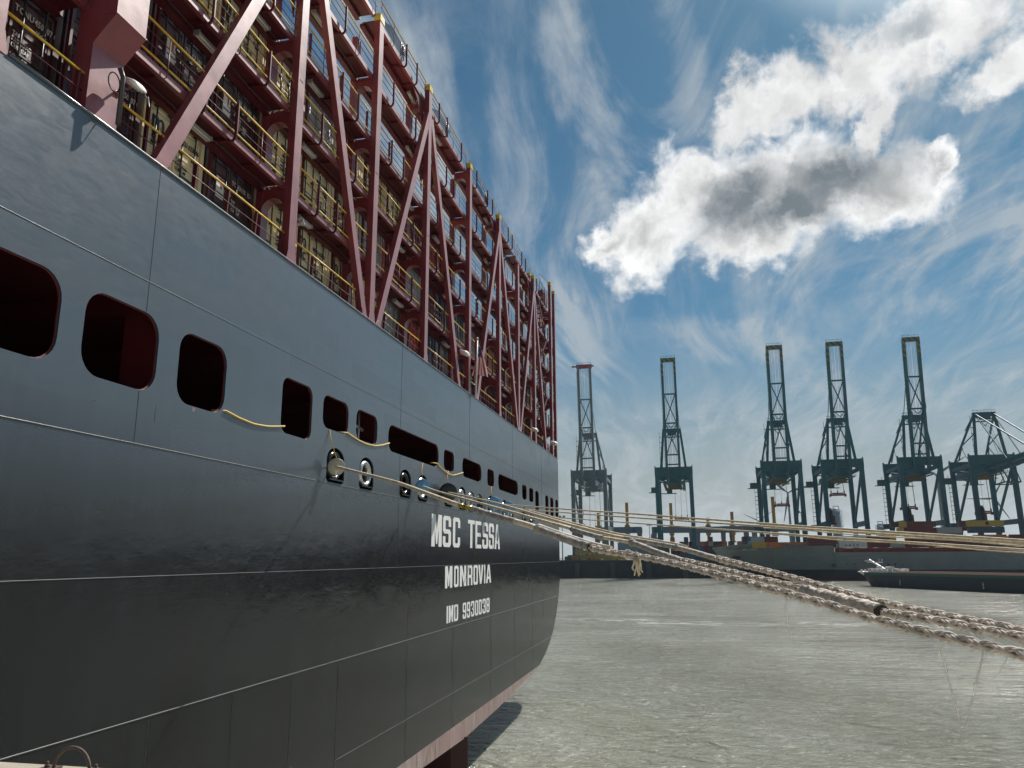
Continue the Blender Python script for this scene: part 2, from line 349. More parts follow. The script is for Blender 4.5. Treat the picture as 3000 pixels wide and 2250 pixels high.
def water_mat():
    m = bpy.data.materials.new('water'); m.use_nodes = True; t = m.node_tree; b = t.nodes['Principled BSDF']
    g = t.nodes.new('ShaderNodeNewGeometry'); P = g.outputs['Position']
    s = t.nodes.new('ShaderNodeSeparateXYZ'); t.links.new(P, s.inputs[0])
    silt = noise(t, P, 0.06, 4, 0.6)
    c = mixc(t, mrange(t, silt, 0.3, 0.7), (0.230, 0.232, 0.175), (0.310, 0.325, 0.285))
    # foam line left by a passing boat
    band = mth(t, 'ABSOLUTE', mth(t, 'SUBTRACT', mth(t, 'ADD', s.outputs[1], mth(t, 'MULTIPLY', mth(t, 'SUBTRACT', noise(t, P, 0.018, 2, 0.5), 0.5), 60)), mth(t, 'MULTIPLY', s.outputs[0], -0.10)), )
    band = mth(t, 'ABSOLUTE', mth(t, 'SUBTRACT', band, 132.0))
    fo = noise(t, mapping(t, P, sc=(0.35, 1.6, 1)), 0.55, 6, 0.65)
    foam = mth(t, 'MULTIPLY', mrange(t, band, 9.0, 0.0), mrange(t, fo, 0.54, 0.64))
    c = mixc(t, foam, c, (0.75, 0.76, 0.72))
    t.links.new(c, b.inputs['Base Color'])
    b.inputs['IOR'].default_value = 1.33; setv(b.inputs['Roughness'], mth(t, 'ADD', mth(t, 'MULTIPLY', foam, 0.5), 0.10))
    w1 = noise(t, mapping(t, P, rot=(0, 0, R(12)), sc=(0.8, 1.3, 1)), 0.42, 3, 0.55, 0.8)
    w2 = noise(t, mapping(t, P, rot=(0, 0, R(-20)), sc=(0.85, 1.2, 1)), 1.25, 4, 0.6, 0.7)
    w3 = noise(t, mapping(t, P, sc=(0.5, 1.6, 1)), 0.10, 3, 0.5)
    w4 = noise(t, mapping(t, P, rot=(0, 0, R(5)), sc=(0.7, 1.3, 1)), 4.2, 4, 0.6, 0.5)
    rid = mth(t, 'ABSOLUTE', mth(t, 'SUBTRACT', w2, 0.5))
    gust = mrange(t, noise(t, mapping(t, P, sc=(1, 0.6, 1)), 0.035, 3, 0.5), 0.35, 0.65, 0.55, 1.25)
    h = mth(t, 'ADD', mth(t, 'MULTIPLY', w1, 1.10), mth(t, 'MULTIPLY', mth(t, 'SUBTRACT', 0.5, rid), 0.75)); h = mth(t, 'ADD', h, mth(t, 'MULTIPLY', w4, 0.10)); h = mth(t, 'ADD', mth(t, 'MULTIPLY', h, gust), mth(t, 'MULTIPLY', w3, 1.6))
    bp = t.nodes.new('ShaderNodeBump'); bp.inputs['Distance'].default_value = 0.95; bp.inputs['Strength'].default_value = 1.0
    setv(bp.inputs['Height'], h); t.links.new(bp.outputs[0], b.inputs['Normal'])
    M['water'] = m
water_mat()

# ------------------------------------------------------------ mesh helpers
class MB:
    def __init__(s): s.v = []; s.f = []; s.sm = []; s.mi = []; s.cur = 0
    def add(s, vs, fs, smooth=False):
        n = len(s.v); s.v += [tuple(v) for v in vs]
        for f in fs: s.f.append(tuple(i + n for i in f)); s.sm.append(smooth); s.mi.append(s.cur)
    def box(s, a, b):
        x0, y0, z0 = a; x1, y1, z1 = b
        if x0 > x1: x0, x1 = x1, x0
        if y0 > y1: y0, y1 = y1, y0
        if z0 > z1: z0, z1 = z1, z0
        v = [(x0, y0, z0), (x1, y0, z0), (x1, y1, z0), (x0, y1, z0), (x0, y0, z1), (x1, y0, z1), (x1, y1, z1), (x0, y1, z1)]
        s.add(v, [(0, 3, 2, 1), (4, 5, 6, 7), (0, 1, 5, 4), (1, 2, 6, 5), (2, 3, 7, 6), (3, 0, 4, 7)])
    def beam(s, p, q, w, h, up=(0, 0, 1)):
        p = Vector(p); q = Vector(q); d = (q - p).normalized(); u = Vector(up)
        if abs(d.dot(u)) > 0.99: u = Vector((1, 0, 0)) if abs(d.x) < 0.9 else Vector((0, 1, 0))
        a = d.cross(u).normalized() * (w / 2); b = a.cross(d).normalized() * (h / 2)
        v = [p - a - b, p + a - b, p + a + b, p - a + b, q - a - b, q + a - b, q + a + b, q - a + b]
        s.add(v, [(0, 3, 2, 1), (4, 5, 6, 7), (0, 1, 5, 4), (1, 2, 6, 5), (2, 3, 7, 6), (3, 0, 4, 7)])
    def tube(s, pts, r, n=6, closed=False, caps=True):
        pts = [Vector(p) for p in pts]; m = len(pts); rr = r if isinstance(r, (list, tuple)) else [r] * m
        vs = []; prev = None
        for i, p in enumerate(pts):
            if closed: d = pts[(i + 1) % m] - pts[i - 1]
            else: d = pts[min(i + 1, m - 1)] - pts[max(i - 1, 0)]
            d.normalize()
            if prev is None:
                u = Vector((0, 0, 1)) if abs(d.z) < 0.9 else Vector((1, 0, 0)); a = d.cross(u).normalized()
            else: a = (prev - d * prev.dot(d)).normalized()
            prev = a; b = d.cross(a)
            for k in range(n):
                t = 2 * math.pi * k / n; vs.append(p + (a * math.cos(t) + b * math.sin(t)) * rr[i])
        fs = []
        for i in range(m if closed else m - 1):
            j = (i + 1) % m
            for k in range(n): k2 = (k + 1) % n; fs.append((i * n + k, i * n + k2, j * n + k2, j * n + k))
        s.add(vs, fs, True)
        if caps and not closed:
            b0 = len(s.v) - m * n
            s.f.append(tuple(b0 + k for k in range(n))[::-1]); s.sm.append(False); s.mi.append(s.cur)
            s.f.append(tuple(b0 + (m - 1) * n + k for k in range(n))); s.sm.append(False); s.mi.append(s.cur)
    def disc(s, c, d, r, t, n=24):
        c = Vector(c); d = Vector(d).normalized(); s.tube([c - d * t / 2, c + d * t / 2], r, n)
    def grid(s, rows, smooth=True, closed=False):
        m = len(rows); n = len(rows[0]); vs = [v for r in rows for v in r]; fs = []
        for i in range(m - 1):
            for k in range(n if closed else n - 1):
                k2 = (k + 1) % n; fs.append((i * n + k, i * n + k2, (i + 1) * n + k2, (i + 1) * n + k))
        s.add(vs, fs, smooth)
    def prism(s, poly, axis, a, b):
        # convex or simple polygon (2D) extruded along axis 'x' or 'y' or 'z'
        def P(u, v, w): return {'x': (w, u, v), 'y': (u, w, v), 'z': (u, v, w)}[axis]
        n = len(poly); vs = [P(u, v, a) for u, v in poly] + [P(u, v, b) for u, v in poly]
        fs = [tuple(range(n))[::-1], tuple(range(n, 2 * n))] + [(i, (i + 1) % n, n + (i + 1) % n, n + i) for i in range(n)]
        s.add(vs, fs)
    def build(s, name, m, parent=None, fix=True):
        me = bpy.data.meshes.new(name); me.from_pydata(s.v, [], s.f)
        me.polygons.foreach_set('use_smooth', s.sm)
        ms = m if isinstance(m, (list, tuple)) else [m]
        for k in ms: me.materials.append(M[k])
        if len(ms) > 1: me.polygons.foreach_set('material_index', s.mi)
        if fix:
            bm = bmesh.new(); bm.from_mesh(me); bmesh.ops.recalc_face_normals(bm, faces=bm.faces); bm.to_mesh(me); bm.free()
        me.update()
        o = bpy.data.objects.new(name, me); C.objects.link(o)
        if parent: o.parent = parent
        return o

def tag(o, label=None, cat=None, group=None, kind=None):
    if label: o['label'] = label
    if cat: o['category'] = cat
    if group: o['group'] = group
    if kind: o['kind'] = kind
    return o

def empty(name, loc, label, cat, group=None, rz=0.0):
    o = bpy.data.objects.new(name, None); C.objects.link(o); o.location = loc; o.rotation_euler = (0, 0, rz); o.empty_display_size = 0.5
    return tag(o, label, cat, group)

def copy_tree(o, parent=None):
    c = o.copy(); C.objects.link(c)
    if parent: c.parent = parent
    for ch in list(o.children): copy_tree(ch, c)
    return c

def filled(name, loops, thick, m, parent=None, axis='x', at=0.0, flip=False):
    """2D loops (outer + holes) filled flat and given a thickness; lies in the YZ plane (axis x) or XZ (axis y)"""
    cu = bpy.data.curves.new(name, 'CURVE'); cu.dimensions = '2D'; cu.fill_mode = 'BOTH'; cu.extrude = thick / 2
    for lp in loops:
        sp = cu.splines.new('POLY'); sp.points.add(len(lp) - 1); sp.use_cyclic_u = True
        for i, (a, b) in enumerate(lp): sp.points[i].co = (a, b, 0, 1)
    return curve_to_mesh(cu, name, m, parent, axis, at, flip)

def curve_to_mesh(cu, name, m, parent, axis, at, flip):
    o = bpy.data.objects.new('tmp', cu); C.objects.link(o)
    dg = bpy.context.evaluated_depsgraph_get(); dg.update()
    me = bpy.data.meshes.new_from_object(o.evaluated_get(dg)); me.name = name
    bpy.data.objects.remove(o); bpy.data.curves.remove(cu)
    for v in me.vertices:
        a, b, c = v.co
        if flip: a = -a
        v.co = (at + c, a, b) if axis == 'x' else ((a, at + c, b) if axis == 'y' else (a, b, at + c))
    bm = bmesh.new(); bm.from_mesh(me); bmesh.ops.remove_doubles(bm, verts=bm.verts, dist=1e-5); bmesh.ops.recalc_face_normals(bm, faces=bm.faces); bm.to_mesh(me); bm.free()
    me.materials.clear(); me.materials.append(M[m])
    for p in me.polygons: p.use_smooth = False; p.material_index = 0
    ob = bpy.data.objects.new(name, me); C.objects.link(ob)
    if parent: ob.parent = parent
    return ob

def text(name, s, size, m, parent, axis, at, pos, thick=0.01, align='LEFT', sx=1.0, flip=False, bold=0.012):
    cu = bpy.data.curves.new(name, 'FONT'); cu.body = s; cu.size = size; cu.extrude = thick / 2; cu.align_x = align
    cu.resolution_u = 2; cu.space_character = 1.05; cu.offset = bold * size
    o = curve_to_mesh(cu, name, m, parent, axis, at, flip)
    for v in o.data.vertices:
        if axis == 'x': v.co.y = v.co.y * sx + pos[0]; v.co.z += pos[1]
        else: v.co.x = v.co.x * sx + pos[0]; v.co.z += pos[1]
    return o

def rrect(y0, y1, z0, z1, r, n=6):
    r = min(r, (y1 - y0) / 2 - 0.01, (z1 - z0) / 2 - 0.01); p = []
    for cy, cz, a0 in ((y1 - r, z0 + r, -90), (y1 - r, z1 - r, 0), (y0 + r, z1 - r, 90), (y0 + r, z0 + r, 180)):
        for k in range(n + 1):
            t = R(a0 + 90 * k / n); p.append((cy + r * math.cos(t), cz + r * math.sin(t)))
    return p
# ============================================================ SETTING
def plane_grid(name, x0, x1, y0, y1, z, m, kind='structure'):
    mb = MB(); mb.add([(x0, y0, z), (x1, y0, z), (x1, y1, z), (x0, y1, z)], [(0, 1, 2, 3)]); o = mb.build(name, m); return tag(o, kind=kind)
plane_grid('water', -9000, 9000, -1500, 14000, 0.0, 'water')
mb = MB(); mb.box((-400, 0.55, -6), (400, -400, 8.995)); o = mb.build('near_quay', 'concrete'); tag(o, kind='structure')
mb = MB(); mb.box((-3000, 416.0, -5), (3000, 6000, 9.0)); o = mb.build('far_shore', 'yard'); tag(o, kind='structure')

# ============================================================ BIG SHIP
XT = -11.03
ship = empty('container_ship', (XT, 33.0, 0), 'huge black-hulled container ship moored stern-on at left, MSC TESSA lettered across its transom', 'ship')
half = [(29.65, 10.9), (29.45, 9.2), (28.9, 7.9), (28.25, 7.05), (26.9, 5.7), (24.6, 4.4), (22.2, 3.62), (19.6, 3.12)]
def smooth2(L, n=4):
    o = []
    for i in range(len(L) - 1):
        p0, p1, p2, p3 = L[max(i - 1, 0)], L[i], L[i + 1], L[min(i + 2, len(L) - 1)]
        for k in range(n):
            t = k / n; o.append(tuple(0.5 * (2 * b + (c - a) * t + (2 * a - 5 * b + 4 * c - d) * t * t + (3 * b - a - 3 * c + d) * t ** 3) for a, b, c, d in zip(p0, p1, p2, p3)))
    return o + [L[-1]]
half = smooth2([(29.65, 10.9), (29.55, 9.3), (29.1, 8.1), (28.25, 7.0), (26.7, 5.6), (24.6, 4.45), (22.2, 3.66), (19.6, 3.12)])
low = [(19.6, 3.12), (14.0, 2.80), (7.0, 2.42), (0.0, 2.25)]
YC = 33.0
right = [(YC + y, z) for y, z in half]; left = [(YC - y, z) for y, z in half[::-1]]
outline = [(62.62, 18.92), (61.9, 19.22), (4.1, 19.22), (3.38, 18.92)] + [(YC - y, z) for y, z in half] + [(YC + y, z) for y, z in half[::-1]]
OPEN = [(3.95, 5.90, 14.15, 15.84, .5), (6.49, 8.65, 14.15, 15.84, .5), (9.37, 11.25, 14.15, 15.82, .45), (14.03, 15.87, 14.18, 15.80, .33),
        (16.60, 18.50, 14.74, 15.80, .33), (19.15, 21.05, 14.74, 15.80, .33), (22.15, 28.4, 14.72, 15.76, .45), (29.2, 30.85, 14.76, 15.72, .3),
        (32.3, 36.1, 14.74, 15.72, .45), (37.42, 39.0, 14.74, 15.70, .3), (40.05, 45.65, 14.72, 15.68, .45), (47.05, 48.57, 14.64, 15.64, .3),
        (49.48, 51.05, 14.64, 15.64, .3), (51.78, 53.2, 14.08, 15.60, .3), (56.0, 57.45, 14.06, 15.58, .3), (58.3, 59.85, 14.02, 15.57, .3), (60.85, 62.3, 14.06, 15.58, .3)]
CHOCK = [(17.68, 1.0), (20.2, .97), (24.15, .97), (26.3, .97), (30.05, .97), (32.35, .97), (34.06, .9), (35.75, .9), (38.2, .97), (41.7, .95), (43.65, .85), (47.58, .85), (50.1, .9)]
def arch(yc, s, pad=0.0, z0=13.07, h=1.13, n=8):
    w = 0.66 * s + pad; zt = z0 + h * (1.0 if s > .9 else .92) + pad; zb = z0 - pad
    r = w; p = [(yc - w + .12, zb), (yc + w - .12, zb), (yc + w, zb + .12)]
    for k in range(n + 1):
        t = math.pi * k / n; p.append((yc + w * math.cos(t), zt - r * 0.62 + r * 0.62 * math.sin(t)))
    p.append((yc - w, zb + .12)); return p
loops = [outline] + [rrect(*o) for o in OPEN] + [arch(c, s) for c, s in CHOCK]
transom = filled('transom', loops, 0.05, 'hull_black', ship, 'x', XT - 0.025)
lowp = [(YC + y, z) for y, z in low] + [(YC - y, z) for y, z in low[::-1]][1:]
lowp = [(YC - 19.6, 3.12)] + [(YC - y, z) for y, z in low[1:-1]] + [(YC, 2.25)] + [(YC + y, z) for y, z in low[1:-1][::-1]] + [(YC + 19.6, 3.12)]
mb = MB()
prev = [(YC - 19.6 + 39.2 * i / 60.0) for i in range(61)]
def lowz(y):
    d = abs(y - YC)
    pts = sorted([(a, b) for a, b in low])
    for i in range(len(pts) - 1):
        if pts[i][0] <= d <= pts[i + 1][0]:
            t = (d - pts[i][0]) / (pts[i + 1][0] - pts[i][0]); return pts[i][1] * (1 - t) + pts[i + 1][1] * t
    return 3.12
mb.grid([[(XT, y, 3.12) for y in prev], [(XT + 0.0, y, min(3.119, lowz(y))) for y in prev], [(XT - .4, y, min(3.1, lowz(y) - .03)) for y in prev]], smooth=False)
boot = mb.build('boot_topping', 'boot_red', ship)
# shell forward of the transom
prof = outline[3:] + [(62.62, 18.92)]
prof = [(3.38, 18.92)] + [(YC - y, z) for y, z in half] + [(YC - y, z) for y, z in low[1:]] + [(YC + y, z) for y, z in low[::-1][1:]] + [(YC + y, z) for y, z in half[::-1][1:]] + [(62.62, 18.92)]
full = []
for i, (y, z) in enumerate(prof):
    d = y - YC; s = 1 if d > 0 else -1
    yy = YC + s * min(29.6, abs(d) * 1.35 if z < 10 else abs(d)); zz = z if z > 10.5 else z - 12 * (1 - z / 10.9)
    full.append((yy, zz))
rows = []
for k in range(9):
    t = k / 8.0; x = XT - 0.02 - 75 * t; e = t ** 0.8
    rows.append([(x, a[0] * (1 - e) + b[0] * e, a[1] * (1 - e) + b[1] * e) for a, b in zip(prof, full)])
rows.append([(x - 320, y, z) for y, z in full])
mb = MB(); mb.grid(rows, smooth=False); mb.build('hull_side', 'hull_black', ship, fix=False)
mb = MB(); mb.box((XT - 0.06, 3.45, 19.02), (XT - 395, 62.5, 19.16)); mb.build('main_deck', 'red_steel_dark', ship)
mb = MB(); mb.tube([(XT + 0.01, 4.1 + (61.9 - 4.1) * i / 40, 19.23) for i in range(41)], 0.035, 6); mb.build('gunwale_bar', 'hull_black', ship)
# rudder
mb = MB()
pl = [(-10.86, 33.1), (-11.6, 33.42), (-14.5, 33.6), (-17.5, 33.3), (-18, 33.0), (-17.5, 32.7), (-14.5, 32.5), (-11.6, 32.75)]
mb.prism(pl, 'z', -9, 2.32); mb.build('rudder', 'ship_red', ship)
# welds: raised horizontal beads
for z, r, y0, y1 in ((16.52, .007, 3.4, 62.6), (13.03, .013, 3.4, 62.6), (10.36, .009, 3.4, 62.6), (7.56, .015, 5.1, 60.9), (4.62, .008, 18.4, 57.9)):
    mb = MB(); mb.tube([(XT + 0.004, y0 + (y1 - y0) * i / 60.0, z) for i in range(61)], r, 6); mb.build('weld_bead', 'weld_line', ship)
for y, z0, z1 in ((8.17, 15.86, 19.2), (8.19, 13.04, 14.14), (23.42, 15.8, 19.2), (23.45, 10.4, 14.7), (33.6, 15.75, 19.2), (44.0, 15.7, 19.2), (9.44, 4.6, 7.5), (12.55, 4.2, 7.5), (15.5, 3.7, 7.5), (18.5, 3.14, 7.5), (24.8, 3.2, 10.3), (38.3, 3.2, 10.3), (44.3, 3.2, 10.3), (50.2, 3.3, 10.3), (31.0, 3.2, 7.5), (54.4, 6, 19.1), (47.8, 14.7 - 1.5, 10.4)):
    mb = MB(); mb.beam((XT + .003, y, z0), (XT + .003, y, z1), 0.007, 0.007, up=(1, 0, 0)); mb.build('butt_weld', 'weld_line', ship)
# openings: red reveal plates, one per opening
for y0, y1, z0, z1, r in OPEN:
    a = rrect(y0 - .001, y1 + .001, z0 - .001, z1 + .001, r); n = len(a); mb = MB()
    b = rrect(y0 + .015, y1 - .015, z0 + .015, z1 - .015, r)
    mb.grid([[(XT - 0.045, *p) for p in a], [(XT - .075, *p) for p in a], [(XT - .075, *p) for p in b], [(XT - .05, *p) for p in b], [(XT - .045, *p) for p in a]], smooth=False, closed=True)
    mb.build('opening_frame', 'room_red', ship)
# the mooring deck behind them
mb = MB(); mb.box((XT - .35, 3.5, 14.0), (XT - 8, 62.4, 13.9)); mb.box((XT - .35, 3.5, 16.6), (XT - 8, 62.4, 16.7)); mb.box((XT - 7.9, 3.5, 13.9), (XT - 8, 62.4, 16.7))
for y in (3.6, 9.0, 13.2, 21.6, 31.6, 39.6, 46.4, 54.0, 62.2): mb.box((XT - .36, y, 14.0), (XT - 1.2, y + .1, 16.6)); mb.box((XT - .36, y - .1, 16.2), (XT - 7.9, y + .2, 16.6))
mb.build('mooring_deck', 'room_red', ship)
mb = MB()
for y in (19.75, 20.45): mb.tube([(XT - .5, y, 14.0), (XT - .5, y + .05, 16.3)], .045, 8)
mb.tube([(XT - .5, 19.6, 15.42), (XT - .5, 20.8, 15.3)], .07, 8); mb.build('pipe_frame', 'galv', ship)
mb = MB(); mb.tube([(XT - .6, 33.7, z) for z in (14, 14.6, 14.62, 14.9, 14.92, 15.2, 15.22, 15.45)], [.12, .12, .22, .22, .13, .13, .2, .17], 10)
hy = mb.build('valve_head', 'white_paint', ship)
mb = MB(); mb.tube([(XT - .6, 34.15, z) for z in (14, 14.7, 14.72, 14.85)], [.1, .1, .2, .16], 10); mb.tube([(XT - .6, 33.5, 14.7), (XT - .6, 34.4, 14.75)], .08, 8); mb.build('valve_body', 'hatch_red', ship)
# chocks
for i, (c, s) in enumerate(CHOCK):
    a = arch(c, s); b = arch(c, s * .98, -.01)
    mb = MB(); mb.grid([[(XT - 0.045, *p) for p in a], [(XT - .5, *p) for p in a]], smooth=False, closed=True)
    mb.add([(XT - .5, *p) for p in a], [tuple(range(len(a)))]); ck = mb.build('chock', 'black_gloss', ship)
    w = .5 * s; zc = 13.62; hh = .40 * s
    rows = []
    for k in range(28):
        t = 2 * math.pi * k / 28; cy, cz = c - .02 + w * math.cos(t) * .86, zc + hh * math.sin(t) * 1.0
        ny, nz = math.cos(t), math.sin(t); row = []
        for j in range(12):
            q = 2 * math.pi * j / 12; row.append((XT - .14 + .15 * math.cos(q), cy + ny * .095 * math.sin(q), cz + nz * .095 * math.sin(q)))
        rows.append(row)
    rows.append(rows[0]); mb = MB(); mb.grid(rows, True, True); mb.build('fairlead_ring', 'chrome' if i in (1, 3, 5, 6) else 'black_gloss', ck)
    mb = MB(); mb.box((XT - .35, c - w, 13.14), (XT + .06, c + w, 13.19)); mb.box((XT - .30, c - w, 13.19), (XT - .18, c - w * .9, 13.5)); mb.box((XT - .30, c + w * .9, 13.19), (XT - .18, c + w, 13.5)); mb.build('sill_plate', 'black_gloss', ck)
# scraped patches in the paint
rsc = random.Random(11)
for y, z, w, h in ((10.05, 14.08, .10, .06), (8.78, 13.75, .05, .22), (8.62, 13.25, .12, .03), (15.3, 14.0, .03, .14), (21.3, 14.3, .03, .25), (12.9, 12.7, .16, .02)):
    n = 11; mb = MB(); P = [(y + w * math.cos(2 * math.pi * k / n) * rsc.uniform(.35, 1), z + h * math.sin(2 * math.pi * k / n) * rsc.uniform(.35, 1)) for k in range(n)]
    mb.add([(XT + .004, a, b) for a, b in P] + [(XT + .004, y, z)], [(k, (k + 1) % n, n) for k in range(n)]); mb.build('paint_scrape', 'scrape' if y == 10.05 else 'weld_line', ship)
# lettering
a_, b_, c_, e_ = .31, .135, .16, .10
GL = {
 'S': [[(1, .66), (1, 1 - e_), (1 - c_, 1), (c_, 1), (0, 1 - e_), (0, .43 + e_), (c_, .43), (1 - a_ - .05, .43), (1 - a_, .40), (1 - a_, b_ + .03), (1 - a_ - .05, b_), (a_ + .05, b_), (a_, b_ + .03), (a_, .34), (0, .34), (0, e_), (c_, 0), (1 - c_, 0), (1, e_), (1, .57 - e_), (1 - c_, .57), (a_ + .05, .57), (a_, .60), (a_, 1 - b_ - .03), (a_ + .05, 1 - b_), (1 - a_ - .05, 1 - b_), (1 - a_, 1 - b_ - .03), (1 - a_, .66)]],
 'C': [[(1, .66), (1, 1 - e_), (1 - c_, 1), (c_, 1), (0, 1 - e_), (0, e_), (c_, 0), (1 - c_, 0), (1, e_), (1, .34), (1 - a_, .34), (1 - a_, b_ + .03), (1 - a_ - .05, b_), (a_ + .05, b_), (a_, b_ + .03), (a_, 1 - b_ - .03), (a_ + .05, 1 - b_), (1 - a_ - .05, 1 - b_), (1 - a_, 1 - b_ - .03), (1 - a_, .66)]],
 'T': [[(0, 1), (0, 1 - b_), (.5 - a_ / 2, 1 - b_), (.5 - a_ / 2, 0), (.5 + a_ / 2, 0), (.5 + a_ / 2, 1 - b_), (1, 1 - b_), (1, 1)]],
 'E': [[(0, 0), (1, 0), (1, b_), (a_, b_), (a_, .43), (.9, .43), (.9, .57), (a_, .57), (a_, 1 - b_), (1, 1 - b_), (1, 1), (0, 1)]],
 'A': [[(0, 0), (.33, 1), (.67, 1), (1, 0), (.70, 0), (.645, .22), (.355, .22), (.30, 0)], [(.385, .35), (.615, .35), (.5, .82)]],
 'M': [[(0, 0), (0, 1), (.36, 1), (.5, .50), (.64, 1), (1, 1), (1, 0), (.69, 0), (.69, .60), (.56, .08), (.44, .08), (.31, .60), (.31, 0)]],
 'O': [[(c_, 0), (1 - c_, 0), (1, e_), (1, 1 - e_), (1 - c_, 1), (c_, 1), (0, 1 - e_), (0, e_)], [(a_ + .05, b_), (a_, b_ + .03), (a_, 1 - b_ - .03), (a_ + .05, 1 - b_), (1 - a_ - .05, 1 - b_), (1 - a_, 1 - b_ - .03), (1 - a_, b_ + .03), (1 - a_ - .05, b_)]],
 'N': [[(0, 0), (0, 1), (.36, 1), (.68, .40), (.68, 1), (1, 1), (1, 0), (.66, 0), (.32, .62), (.32, 0)]],
 'R': [[(0, 0), (0, 1), (1 - c_, 1), (1, 1 - e_), (1, .50), (.90, .45), (1, .38), (1, 0), (1 - a_, 0), (1 - a_, .34), (.60, .38), (a_, .38), (a_, 0)], [(a_, .52), (a_, 1 - b_), (1 - a_ - .05, 1 - b_), (1 - a_, 1 - b_ - .03), (1 - a_, .55), (1 - a_ - .05, .52)]],
 'V': [[(0, 1), (.34, 1), (.5, .28), (.66, 1), (1, 1), (.68, 0), (.32, 0)]],
 'I': [[(0, 0), (1, 0), (1, 1), (0, 1)]],
 '9': [[(0, 1 - e_), (c_, 1), (1 - c_, 1), (1, 1 - e_), (1, e_), (1 - c_, 0), (c_, 0), (0, e_), (0, .30), (a_, .30), (a_, b_), (1 - a_, b_), (1 - a_, .40), (c_, .40), (0, .40 + e_)], [(a_, .54), (a_, 1 - b_), (1 - a_, 1 - b_), (1 - a_, .54)]],
 '3': [[(0, .68), (0, 1 - e_), (c_, 1), (1 - c_, 1), (1, 1 - e_), (1, .56), (.9, .5), (1, .44), (1, e_), (1 - c_, 0), (c_, 0), (0, e_), (0, .32), (a_, .32), (a_, b_), (1 - a_, b_), (1 - a_, .43), (.35, .43), (.35, .57), (1 - a_, .57), (1 - a_, 1 - b_), (a_, 1 - b_), (a_, .68)]],
 '8': [[(c_, 0), (1 - c_, 0), (1, e_), (1, .44), (.92, .5), (1, .56), (1, 1 - e_), (1 - c_, 1), (c_, 1), (0, 1 - e_), (0, .56), (.08, .5), (0, .44), (0, e_)], [(a_, b_), (a_, .43), (1 - a_, .43), (1 - a_, b_)], [(a_, .57), (a_, 1 - b_), (1 - a_, 1 - b_), (1 - a_, .57)]],
}
GL['0'] = GL['O']
def lettering(items, z0, z1, name):
    L = []
    for ch, y0, y1 in items:
        for lp in GL[ch]: L.append([(y0 + u * (y1 - y0), z0 + v * (z1 - z0)) for u, v in lp])
    return filled(name, L, 0.008, 'letter_white', ship, 'x', XT + 0.012)
lettering([('M', 27.52, 29.0), ('S', 29.17, 30.44), ('C', 30.75, 31.97)], 11.2, 12.62, 'ship_name')
lettering([('T', 33.38, 34.69), ('E', 34.84, 36.05), ('S', 36.27, 37.55), ('S', 37.71, 38.92), ('A', 39.05, 40.38)], 11.2, 12.62, 'ship_name')
lettering([('M', 29.6, 30.74), ('O', 31.02, 31.78), ('N', 32.0, 33.12), ('R', 33.38, 34.29), ('O', 34.5, 35.38), ('V', 35.48, 36.5), ('I', 36.68, 36.95), ('A', 37.12, 38.26)], 9.34, 10.45 - .12, 'home_port')
lettering([('I', 29.9, 30.12), ('M', 30.24, 30.95), ('O', 31.08, 31.76)], 7.78, 8.54, 'ship_number')
lettering([('9', 32.56, 33.18), ('9', 33.33, 33.9), ('3', 34.08, 34.7), ('0', 34.86, 35.46), ('0', 35.6, 36.19), ('3', 36.37, 37.05), ('8', 37.22, 37.9)], 7.78, 8.54, 'ship_number')

# ============================================================ LASHING BRIDGE (parts of the ship)
PW_ = 0.41; PD = 0.24
PIL = [(3.55, 33.0, 0), (13.86, 32.3, 0), (19.95, 31.85, 1), (26.11, 32.65, 1), (33.36, 32.35, 1), (40.42, 32.4, 1), (46.14, 31.4, 0), (52.2, 32.45, 1), (60.1, 34.7, 1), (62.15, 34.55, 1)]
XB = -12.0
for y, zt, cap in PIL:
    w = PW_
    mb = MB(); mb.box((XT, y, 19.18), (XT - PD, y + w, zt)); mb.box((XT + .01, y + .1, 25.2), (XT - .01, y + .3, 25.23))
    mb.prism([(y - .12, 19.17), (y + w + .12, 19.17), (y + w, 19.6), (y, 19.6)], 'x', XT + .012, XT - .02)
    mb.build('front_pillar', 'red_steel', ship)
    if cap:
        mb = MB(); mb.box((XT + .02, y - .02, zt - .02), (XT - PD - .02, y + w + .02, zt + .28)); mb.build('pillar_cap', 'cap_yellow', ship)
    mb = MB(); mb.box((XB, y + .02, 19.18), (XB - .22, y + w - .02, zt - .6)); mb.build('rear_pillar', 'red_steel', ship)
# cranked box column at the near end
mb = MB()
prof2 = [(XT - .45, 19.16), (XT - .05, 19.16), (XT - .05, 20.78), (XT + .42, 21.35), (XT + .42, 23.2), (XT + .10, 24.0), (XT + .10, 33.0), (XT - .45, 33.0)]
mb.prism([(x, z) for x, z in prof2], 'y', 5.92, 6.78); 
for z in (21.36, 23.25): mb.box((XT + .44, 5.9, z), (XT + .1, 6.8, z + .03))
mb.build('cranked_column', 'red_steel', ship)
